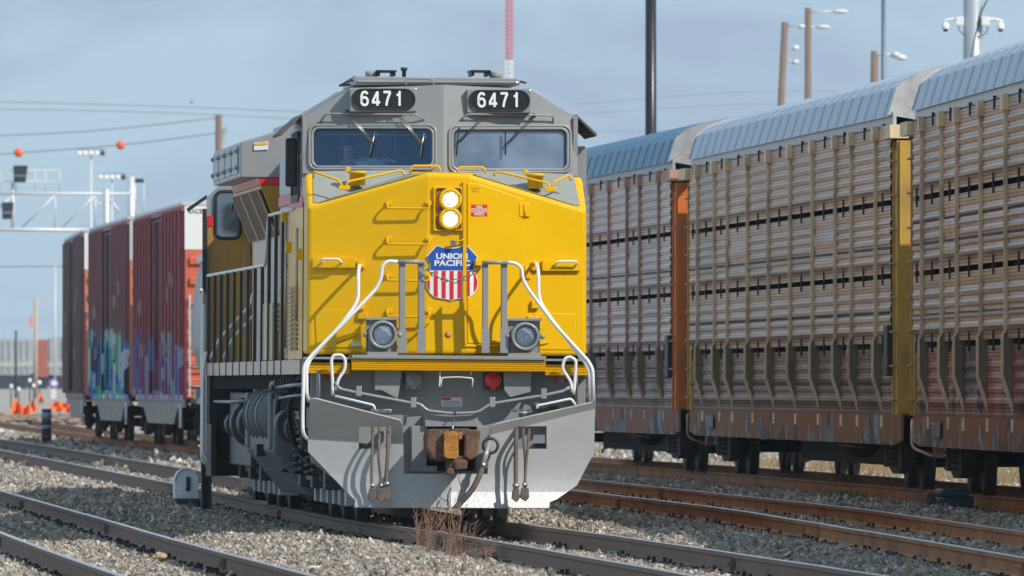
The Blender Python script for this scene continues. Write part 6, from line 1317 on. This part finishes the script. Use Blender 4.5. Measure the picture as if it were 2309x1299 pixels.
# far train, debris, fencing
m_fh = M('far_hopper', (.33, .38, .42), .6, var=.1, scale=.5, dirt=[((.34, .28, .2), .5, .8, .6)]); m_fr = M('far_red', (.45, .13, .09), .6, var=.1)
def farcar(x0, x1, d, ytop, ybot, mat, lb, ribs):
    a_, b_ = dp(x0, ybot, d), dp(x1, ytop, d); g_ = float(gz(a_.x, d)); o = empty('far_freight_car', ((a_.x + b_.x) / 2, d, g_)); tag(o, lb, 'freight car', 'far freight cars at the left edge')
    hw = (b_.x - a_.x) / 2; z0, z1 = a_.z - g_, b_.z - g_
    MB().prism([(-hw, 0, z0 + .5), (-hw * .93, 0, z0), (hw * .93, 0, z0), (hw, 0, z0 + .5), (hw, 0, z1 - .2), (hw * .95, 0, z1), (-hw * .95, 0, z1), (-hw, 0, z1 - .2)], (0, 3, 0)).build('body', mat, o)
    if ribs:
        mb = MB(); n = int(2 * hw / .6)
        for q in range(n): mb.box(-hw + .2 + q * .6, -hw + .32 + q * .6, -.12, 0, z0 + .3, z1 - .1)
        mb.box(-hw, hw, -.1, 0, z0 + .8, z0 + 1.3); mb.build('side_rib', M('far_rib_' + str(x0), (.48, .47, .41), .6), o)
    MB().box(-hw, hw, .2, 2.8, .3, z0 + .1).build('underframe', m_sig, o)
    MB().box(-hw * .9, hw * .9, -.05, .1, -.3, z0 - .1).build('truck', m_sig, o)
farcar(-330, 81, 1080, 766, 846, m_fh, 'far ribbed grey hopper car cut off by the left edge', True)
farcar(60, 110, 1095, 766, 850, m_fr, 'far red car showing between two grey far cars', False)
farcar(108, 420, 1085, 760, 847, m_fh, 'far grey car running behind the boxcars', True)
m_net = M('orange_netting', (.90, .18, .04), .7, var=.2, scale=3); 
def netting(pts, d, lb, h=.55):
    mb = MB(); n = len(pts)
    for i in range(n - 1):
        a_, b_ = pts[i], pts[i + 1]; A_, B_ = dp(*a_[:2], d + (i % 2) * .5), dp(*b_[:2], d + ((i + 1) % 2) * .5); hA, hB = a_[2] * d / F, b_[2] * d / F
        mb.prism([A_, B_, B_ + V((0, 0, hB)), A_ + V((0, 0, hA))], (0, .03, 0))
    o = mb.build('orange_netting', m_net, None); tag(o, lb, 'safety netting'); return o
netting([(26, 938, 30), (36, 941, 24), (46, 940, 30), (56, 938, 18), (66, 934, 14), (72, 930, 30), (80, 925, 10), (88, 923, 8)], 440, 'crumpled bright orange safety netting at the far left')
netting([(114, 921, 12), (124, 923, 16), (134, 922, 17), (144, 924, 15), (154, 925, 18), (162, 924, 12)], 450, 'long low orange safety netting against the boxcar corner')
netting([(30, 925, 22), (38, 930, 26), (48, 934, 16), (58, 926, 8), (66, 930, 20), (74, 936, 14)], 436, 'small heap of orange netting low at the far left')
netting([(120, 926, 9), (130, 930, 12), (140, 927, 9), (152, 931, 11), (163, 928, 14)], 444, 'low strip of orange netting in front of the long one')
netting([(86, 899, 12), (92, 906, 16), (98, 912, 10)], 460, 'slanting strip of orange netting between the two bigger pieces')
cn = empty('traffic_cone', gpt(8, 957, .0)); k = cn.location.y / F; tag(cn, 'orange and white traffic cone at the left edge', 'cone'); MB().lathe((0, 0, 0), (0, 0, 1), [(0, 6 * k), (4 * k, 5 * k), (24 * k, 1.5 * k), (25 * k, 0)], 16).build('cone_body', m_net, cn); MB().lathe((0, 0, 9 * k), (0, 0, 1), [(0, 4.5 * k), (9 * k, 3 * k)], 16).build('cone_band', m_wht, cn); MB().box(-7 * k, 7 * k, -7 * k, 7 * k, 0, 1.5 * k).build('cone_base', m_net, cn)
m_deb = M('debris_brown', (.26, .19, .14), .95, var=.4, scale=2)
db_ = MB()
for _ in range(260):
    px = random.uniform(-20, 175); p = dp(px, 935, random.uniform(405, 430)); p.z = float(gz(p.x, p.y)) + random.uniform(.0, .25); db_.blob(p, (random.uniform(.1, .6), .3, random.uniform(.05, .16)), 6, 4, .3)
tag(db_.build('rubble', m_deb, None), 'low brown rubble heap beneath the orange netting', 'rubble', None, 'stuff')
m_purp = M('purple_disc', (.36, .26, .62), .6)
for px, py, lb in ((25, 871, 'leftmost of the five white-topped stakes before the far train'), (42, 878, 'lowest white-topped stake, second from the left'), (67, 858, 'tallest of the five white-topped stakes, in the middle'), (76, 870, 'white-topped stake just right of the tallest one'), (89, 863, 'rightmost of the five white-topped stakes before the far train')):
    o = empty('marker_stake', dp(px, py, 560)); tag(o, lb, 'stake', 'white-topped stakes before the far train'); k = 560 / F; MB().blob((0, 0, 0), (4.2 * k, 4 * k, 5 * k), 8, 6, .12).build('stake_top', m_wht, o); MB().cyl((0, 0, -1.1), (0, 0, 0), .03, n=6).build('stake_pole', m_sig, o)
o = empty('round_marker', dp(120, 866, 560)); k = 560 / F; tag(o, 'purple round marker on a pale stand beside the boxcar corner', 'marker'); MB().lathe((0, 0, 0), (0, -1, 0), [(0, 11 * k), (.05, 11 * k), (.05, 0)], 20).build('disc', m_purp, o); MB().lathe((0, -.052, 0), (0, -1, 0), [(0, 6 * k), (.03, 4 * k), (.03, 0)], 14).build('disc_centre', m_lbl, o); MB().box(-5 * k, 7 * k, -.05, .05, -34 * k, -11 * k).build('stand', m_lbl, o)
# ---- unseen shed added outside the frame on the right: its shadow falls over the tracks at the lower right
m_blocker = M('blocker_cladding', (.30, .30, .29), .7, var=.1)
s_ = empty('shade_blocker', (0, 0, 0)); tag(s_, 'unseen grey shed outside the right edge that shades the near tracks', 'blocker')
MB().box(14.2, 34, 30, 100, -.4, 10.2).build('wall', m_blocker, s_); MB().prism([(13.8, 29.6, 10.2), (34.4, 29.6, 10.2), (24, 29.6, 12)], (0, 70.8, 0)).build('roof', m_galv, s_)
hz = MB().box(-900, 900, -30, 4200, -3, 60).build('haze', None, None); hz['kind'] = 'stuff'; hz['label'] = 'thin pale air haze over the yard'
hm = bpy.data.materials.new('haze_air'); hm.use_nodes = True; hn = hm.node_tree.nodes; hn.remove(hn['Principled BSDF']); pv_ = hn.new('ShaderNodeVolumePrincipled'); pv_.inputs['Color'].default_value = (.78, .89, 1, 1); pv_.inputs['Density'].default_value = .00009; hm.node_tree.links.new(pv_.outputs[0], hn['Material Output'].inputs['Volume']); hz.data.materials.append(hm)
# ================================================================ LIGHT, SKY, CAMERA
AZ, EL = math.radians(52), math.radians(40)
sv = V((math.sin(AZ) * math.cos(EL), -math.cos(AZ) * math.cos(EL), math.sin(EL)))
sl = bpy.data.lights.new('sun', 'SUN'); sl.energy = 4.5; sl.angle = math.radians(.53); sl.color = (1, .955, .89); so = bpy.data.objects.new('sun', sl); COL.objects.link(so); so.rotation_euler = sv.to_track_quat('Z', 'Y').to_euler()
w = bpy.data.worlds.new('World'); sc.world = w; w.use_nodes = True; nt = w.node_tree; N = nt.nodes; Lk = nt.links; bg = N['Background']
sky = N.new('ShaderNodeTexSky'); sky.sky_type = 'NISHITA'; sky.sun_disc = False; sky.sun_elevation = EL; sky.sun_rotation = math.atan2(sv.x, sv.y); sky.dust_density = .7; sky.air_density = 1.0; sky.ozone_density = 1.6
tc = N.new('ShaderNodeTexCoord'); mp = N.new('ShaderNodeMapping'); mp.inputs['Scale'].default_value = (1, 1, 2.6); Lk.new(tc.outputs['Generated'], mp.inputs[0])
n1 = N.new('ShaderNodeTexNoise'); n1.inputs['Scale'].default_value = 27; n1.inputs['Detail'].default_value = 7; n1.inputs['Roughness'].default_value = .55; n1.inputs['Distortion'].default_value = .9; Lk.new(mp.outputs[0], n1.inputs['Vector'])
r1 = N.new('ShaderNodeMapRange'); r1.inputs[1].default_value = .37; r1.inputs[2].default_value = .60; Lk.new(n1.outputs[0], r1.inputs[0])
n2 = N.new('ShaderNodeTexNoise'); n2.inputs['Scale'].default_value = 60; n2.inputs['Detail'].default_value = 6; Lk.new(mp.outputs[0], n2.inputs['Vector'])
cm_ = N.new('ShaderNodeMix'); cm_.data_type = 'RGBA'; cm_.inputs[6].default_value = CLOUD_A; cm_.inputs[7].default_value = CLOUD_B; Lk.new(r1.outputs[0], cm_.inputs[0])
mf = N.new('ShaderNodeMath'); mf.operation = 'MULTIPLY_ADD'; mf.inputs[1].default_value = .08; mf.inputs[2].default_value = .86; Lk.new(r1.outputs[0], mf.inputs[0])
mx = N.new('ShaderNodeMix'); mx.data_type = 'RGBA'; Lk.new(mf.outputs[0], mx.inputs[0]); Lk.new(sky.outputs[0], mx.inputs[6]); Lk.new(cm_.outputs[2], mx.inputs[7]); Lk.new(mx.outputs[2], bg.inputs[0]); bg.inputs[1].default_value = .1
cd = bpy.data.cameras.new('camera'); co = bpy.data.objects.new('camera', cd); COL.objects.link(co); co.location = CAM; co.rotation_euler = (math.pi / 2, 0, 0)
cd.sensor_width = 36; cd.lens = F / 2309 * 36; cd.shift_y = (HY - 649.5) / 2309; cd.clip_end = 40000; cd.clip_start = 1
cd.dof.use_dof = True; cd.dof.focus_distance = 119; cd.dof.aperture_fstop = 9.0; sc.camera = co
sc.view_settings.view_transform = 'Standard'; sc.view_settings.look = 'None'; sc.view_settings.exposure = EXPO; sc.view_settings.gamma = 1
sc.cycles.max_bounces = 6; sc.cycles.transparent_max_bounces = 12; sc.cycles.use_denoising = True
